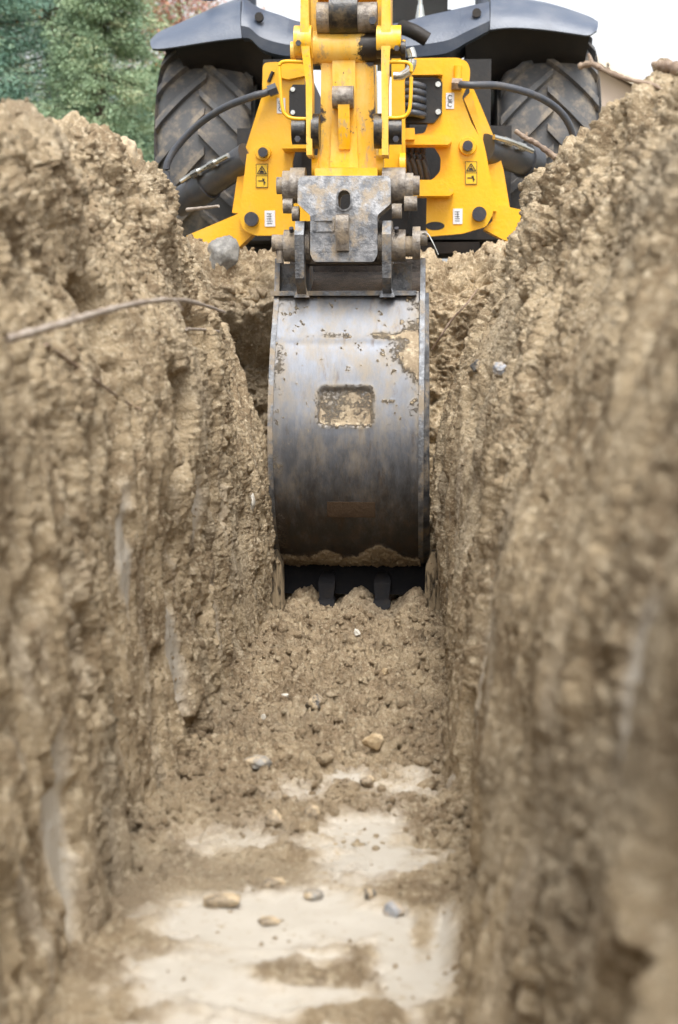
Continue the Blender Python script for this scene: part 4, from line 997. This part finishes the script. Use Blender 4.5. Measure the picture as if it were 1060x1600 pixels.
stone('stone', 497, 1097, 40, 30, 's_dark', 'dark angular slate stone in the loose soil before the bucket', 'stone', G1, .8, 13, .9)
stone('stone', 405, 1190, 44, 24, 's_grey', 'wide grey stone half buried near the left wall foot', 'stone', G1, .8, 14, .4)
stone('stone', 584, 1158, 34, 30, 's_ochre', 'orange-ochre lump in the crumbly soil right of centre', 'stone', G1, .9, 15, .6)
stone('stone', 430, 1378, 38, 14, 's_brown', 'flat dark brown stone at the upper edge of the wet clay', 'stone', G1, .8, 16)
stone('stone', 575, 1220, 24, 22, 's_brown', 'small brown stone just above the middle pale patch', 'stone', G1, .9, 17, .5)
stone('stone', 490, 1398, 26, 16, 's_grey', 'small greyish stone at the centre of the wet clay edge', 'stone', G1, .9, 18)
stone('stone', 578, 1396, 18, 16, 's_dark', 'small dark pebble just left of the blue-grey stone', 'stone', G1, .9, 19)
stone('stone', 420, 1438, 30, 9, 's_brown', 'thin brown flake lying on the bright wet clay', 'stone', G1, .9, 20)
stone('chip', 558, 988, 12, 13, 's_white', 'white square chip on the middle soil ridge between the teeth', 'stone chip', G3, .6, 21, 1)
stone('chip', 447, 1086, 14, 6, 's_white', 'long white sliver in the soil left of the dark slate', 'stone chip', G3, .6, 22, 1)
stone('chip', 413, 1120, 9, 9, 's_white', 'tiny white chip nearest the left wall foot', 'stone chip', G3, .6, 23, 1)
stone('chip', 601, 1048, 15, 12, 's_ochre', 'pinkish chip in the soil in front of the right tooth', 'stone chip', G3, .6, 24, 1)

def near_soil(px, py, Y):
    for k in range(40):
        h = hit(px, py+k*3)
        if h: return h[0].y
    return Y
def stick(name, pts, rad, m, label, cat='twig', jitter=.25, group='roots and twigs sticking out of the banks', knots=()):
    bm = bmesh.new(); tube(bm, pts, rad, 10, 7, jitter)
    for (i, d, l, r) in knots: tube(bm, [Vector(pts[i]), Vector(pts[i])+Vector(d)*l*.5+Vector((0, 0, .003)), Vector(pts[i])+Vector(d)*l], lambda t: r*(1-.5*t), 8, 3, .2)
    o = bm_obj(name, bm, M[m]); 
    c = Vector(pts[0]); o.data.transform(Matrix.Translation(-c)); o.location = c
    return tag(o, label, cat, group)
def onsoil(px, py, lift=.01):
    h = hit(px, py); return h[0]+h[1]*lift if h else P(px, py, 4)
def H(px, py, back=0.):
    h = hit(px, py); d = ray(px, py); return cam.location+d*((h[2] if h else 4)-back)
stick('branch', [P(12, 530, 2.05), P(60, 516, 2.1), P(110, 502, 2.18), P(160, 487, 2.3), P(215, 474, 2.45), P(270, 468, 2.7), P(310, 474, 3.2), P(352, 488, 4.0)], lambda t: .0068-.003*t, 'wood', 'long pale grey branch crossing the left bank, curving towards the bucket', 'branch', .5, knots=((2, (.2, .3, .5), .03, .003), (5, (.3, .5, -.4), .05, .003)))
stick('root', [H(72, 538, .02), H(110, 565, .02), H(150, 595, .02), H(200, 630, .02), H(222, 640, .02)], lambda t: .0040-.002*t, 'root', 'thin brown root running down the left bank below the grey branch', 'root')
stick('twig', [H(292, 514, .02), H(318, 515, .03), H(342, 518, .02)], .004, 'wood', 'short pale twig in the left wall right of the branch', 'twig')
stick('twig', [P(293, 328, 4.2), P(318, 325, 4.15), P(342, 322, 4.1)], lambda t: .006-.002*t, 'wood', 'short pale stick poking right from the left heap by the tyre', 'twig')
stick('root', [H(676, 546, .03), H(690, 524, .04), H(706, 500, .04), H(730, 474, .04), H(746, 452, .03)], lambda t: .0055-.002*t, 'root', 'orange-brown root hanging on the soil right of the bucket', 'root')
stick('twig', (lambda y: [P(905, 104, y+.12), P(925, 100, y+.1), P(950, 112, y+.07), P(985, 125, y+.03), P(1022, 133, y), P(1045, 150, y-.02)])(near_soil(1024, 134, 3.9)), lambda t: .0075-.003*t, 'root', 'knobbly brown twig on the right crest against the white sky', 'twig', .5, knots=((1, (-.3, 0, .8), .03, .006), (2, (0, 0, 1), .02, .006)))
stick('twig', (lambda y: [P(805, 204, y), P(822, 216, y), P(838, 224, y), P(868, 246, y)])(near_soil(866, 243, 4.4)), lambda t: .007+.002*t, 'root', 'stubby brown twig standing up in front of the right tyre', 'twig', .4, knots=((1, (.2, 0, .9), .02, .005),))
stick('wood_chunk', (lambda y: [P(1020, 100, y+.05), P(1035, 103, y+.03), P(1060, 108, y), P(1100, 122, y-.1), P(1130, 150, y-.15)])(near_soil(1056, 112, 3.2)), lambda t: .006+.010*min(1, t*3), 'root', 'broken brown wood end jutting in at the top of the right crest', 'wood', .3)

# soil trickling over the side cutters
ps = []; szs = []
for x0, x1 in ((416, 438), (668, 692)):
    for _ in range(22):
        px = random.uniform(x0, x1); py = random.uniform(865, 965); q_ = P(px, py, random.uniform(4.98, 5.02)); ps.append(np.array(q_)); szs.append(.0018+.006*random.random()**2)
fs = scatter_clods('falling_soil', np.array(ps), np.tile([0, 0, 1.], (len(ps), 1)), np.array(szs), 1)

# ------------------------------------------------------------------ background: conifers, autumn shrubs, house
def leaf_mat(name, a, b, c):
    g = NT(name); t = g.attr('tone')
    col = g.mix(g.ramp(t, .05, .6), a, b); col = g.mix(g.ramp(t, .72, .95), col, c)
    return g.out(col, .6)
M['needle'] = leaf_mat('conifer_needles', (.055, .125, .095), (.16, .29, .215), (.34, .45, .30))
M['needle2'] = leaf_mat('pale_conifer_needles', (.14, .22, .13), (.27, .37, .22), (.44, .46, .27))
M['autumn'] = leaf_mat('autumn_leaves', (.50, .19, .12), (.55, .28, .20), (.28, .33, .18))
M['autumn2'] = leaf_mat('mixed_leaves', (.16, .26, .14), (.25, .34, .19), (.60, .26, .11))
M['bark'] = make_plain('bark', (.12, .09, .065), .9, 0, .4, 12)
def leaf_cloud(centres, dirs, n_each, spread, ls, seed, droop=.3):
    rg = np.random.default_rng(seed); n = len(centres)*n_each
    c = np.repeat(centres, n_each, 0)+rg.normal(0, 1, (n, 3))*np.repeat(spread, n_each)[:, None]*np.array([1, 1, .55])
    d = np.repeat(dirs, n_each, 0)+rg.normal(0, .6, (n, 3)); d[:, 2] -= droop*rg.random(n); d /= np.linalg.norm(d, axis=1, keepdims=True)
    s = np.cross(d, rg.normal(0, 1, (n, 3))); s /= np.linalg.norm(s, axis=1, keepdims=True)
    l = ls[0]*rg.uniform(.6, 1.3, n)[:, None]; wd = ls[1]*rg.uniform(.6, 1.3, n)[:, None]
    V = np.stack([c-s*wd*.3, c+d*l*.5-s*wd, c+d*l, c+d*l*.5+s*wd], 1).reshape(-1, 3)
    tone = np.repeat(np.repeat(rg.random(len(centres)), n_each)*.8+.2*rg.random(n), 4)
    return V, np.arange(len(V)).reshape(-1, 4), tone
def tree(name, x, y, h, rad, mname, label, cat, group, conifer=True, seed=0, n=260, each=70):
    root = bpy.data.objects.new(name, None); C.objects.link(root); root.location = (x, y, 1.19); tag(root, label, cat, group)
    rd = random.Random(seed); bm = bmesh.new(); pts = [Vector((rd.uniform(-.05, .05)*k, rd.uniform(-.05, .05)*k, h*k/5*.96)) for k in range(6)]
    tube(bm, pts, lambda t: .03*h*(1-t)*.5+.015, 10, 3); cen = []; dirs = []; spr = []
    for i in range(n):
        t = rd.random()**.85; z = h*(.04+.94*t); a = rd.uniform(0, 6.283)
        if conifer: L_ = rad*(1-t)**.8*rd.uniform(.55, 1.1)+.08; slope = -.15
        else: L_ = rad*math.sqrt(max(.05, 1-(2*t-.9)**2))*rd.uniform(.4, 1.1); slope = .4
        d = Vector((math.cos(a), math.sin(a), slope)); p0 = Vector((0, 0, z)); p1 = p0+d*L_
        if i % 3 == 0: tube(bm, [p0, p0.lerp(p1, .5), p1], lambda q: .012*(1-q)+.004, 5, 2)
        for f in (.45, .7, .95): q = p0.lerp(p1, f); cen.append(q[:]); dirs.append(d[:]); spr.append((.035+.055*L_)*(1. if conifer else 2.2))
    bm_obj('trunk', bm, M['bark'], root, root=Vector((0, 0, 0)))
    V, F_, tn = leaf_cloud(np.array(cen), np.array(dirs), int(each*(.95 if conifer else .6)), np.array(spr), (.050, .007) if conifer else (.045, .022), seed)
    link('crown', np_mesh('crown', V, F_, {'tone': tn}, smooth=False), M[mname], root)
GC = 'evergreens behind the left bank'; GA = 'autumn shrubs behind the digger'
def bx_(px, Y): return P(px, 300, Y).x
tree('conifer', bx_(-60, 16), 16, 6.5, 1.9, 'needle', 'dark green conifer at the far left edge above the spoil heap', 'tree', GC, True, 1, 420, 110)
tree('conifer', bx_(75, 17.5), 17.5, 7, 2.0, 'needle', 'tall blue-green conifer second from the left', 'tree', GC, True, 2, 420, 110)
tree('conifer', bx_(165, 15.5), 15.5, 5.0, 1.1, 'needle2', 'paler yellow-green conifer right of the dark ones', 'tree', GC, True, 3, 380, 110)
tree('conifer', bx_(195, 21), 21, 3.2, 1.0, 'needle', 'deep green conifer showing just left of the rear tyre', 'tree', GC, True, 4, 360, 110)
tree('shrub', bx_(258, 22), 22, 4.0, 1.0, 'autumn2', 'mixed green and orange shrub left of the black fender', 'shrub', GA, False, 5, 260, 90)
tree('shrub', bx_(285, 27), 27, 8.2, 1.5, 'autumn', 'reddish-brown autumn tree rising above the left fender', 'shrub', GA, False, 6, 260, 90)
tree('shrub', bx_(110, 25), 25, 8.0, 2.2, 'autumn2', 'large mixed green tree behind the row of conifers', 'shrub', GA, False, 7, 300, 110)
tree('shrub', bx_(-30, 26), 26, 8.5, 2.4, 'needle2', 'tall pale green tree at the back of the left corner', 'shrub', GA, False, 8, 300, 110)
# house with a cream bargeboard behind the right bank
hroot = bpy.data.objects.new('house', None); C.objects.link(hroot); Yh = 30; hroot.location = (P(880, 200, Yh).x, Yh, 1.19)
tag(hroot, 'pinkish tan house gable with a cream roof edge between tyre and right bank', 'house')
g = NT('pink_brick'); br = g.n('ShaderNodeTexBrick'); g.t.links.new(g.tc.outputs['Object'], br.inputs['Vector']); br.inputs['Scale'].default_value = 4
g.set(br.inputs['Color1'], (.46, .25, .19)); g.set(br.inputs['Color2'], (.52, .31, .24)); g.set(br.inputs['Mortar'], (.55, .45, .38)); M['brick'] = g.out(br.outputs[0], .85)
M['cream'] = make_plain('cream_fascia', (.75, .68, .56), .6, 0, .08); M['roof'] = make_plain('brown_tiles', (.25, .16, .12), .8, 0, .3, 3)
pk0 = P(918, 96, Yh); pr = P(1010, 150, Yh); pl_ = P(826, 150, Yh); xg0 = P(800, 170, Yh).x; xg1 = P(1040, 170, Yh).x
sl_ = (pk0.z-pr.z)/(pr.x-pk0.x); ze = lambda x: pk0.z-abs(x-pk0.x)*sl_
zz0 = 1.19; rv = Vector(hroot.location)
bm = bmesh.new(); prism(bm, [(xg0, Yh, zz0), (xg1, Yh, zz0), (xg1, Yh, ze(xg1)), (pk0.x, Yh, pk0.z), (xg0, Yh, ze(xg0))], (0, 8, 0)); bm_obj('wall', bm, M['brick'], hroot, root=rv)
bm = bmesh.new()
for sx in (-1, 1):
    xe = xg0-.4 if sx < 0 else xg1+.4
    prism(bm, [(pk0.x, Yh-.3, pk0.z+.06), (xe, Yh-.3, ze(xe)+.06), (xe, Yh-.3, ze(xe)+.13), (pk0.x, Yh-.3, pk0.z+.13)], (0, 8.6, 0))
bm_obj('roof', bm, M['roof'], hroot, root=rv)
for sx in (-1, 1):
    bm = bmesh.new(); xe = xg0-.4 if sx < 0 else xg1+.4
    prism(bm, [(pk0.x, Yh-.36, pk0.z+.0), (xe, Yh-.36, ze(xe)+.0), (xe, Yh-.36, ze(xe)+.14), (pk0.x, Yh-.36, pk0.z+.14)], (0, .05, 0)); bm_obj('bargeboard', bm, M['cream'], hroot, root=rv)
print('built', len(bpy.data.objects), 'objects')
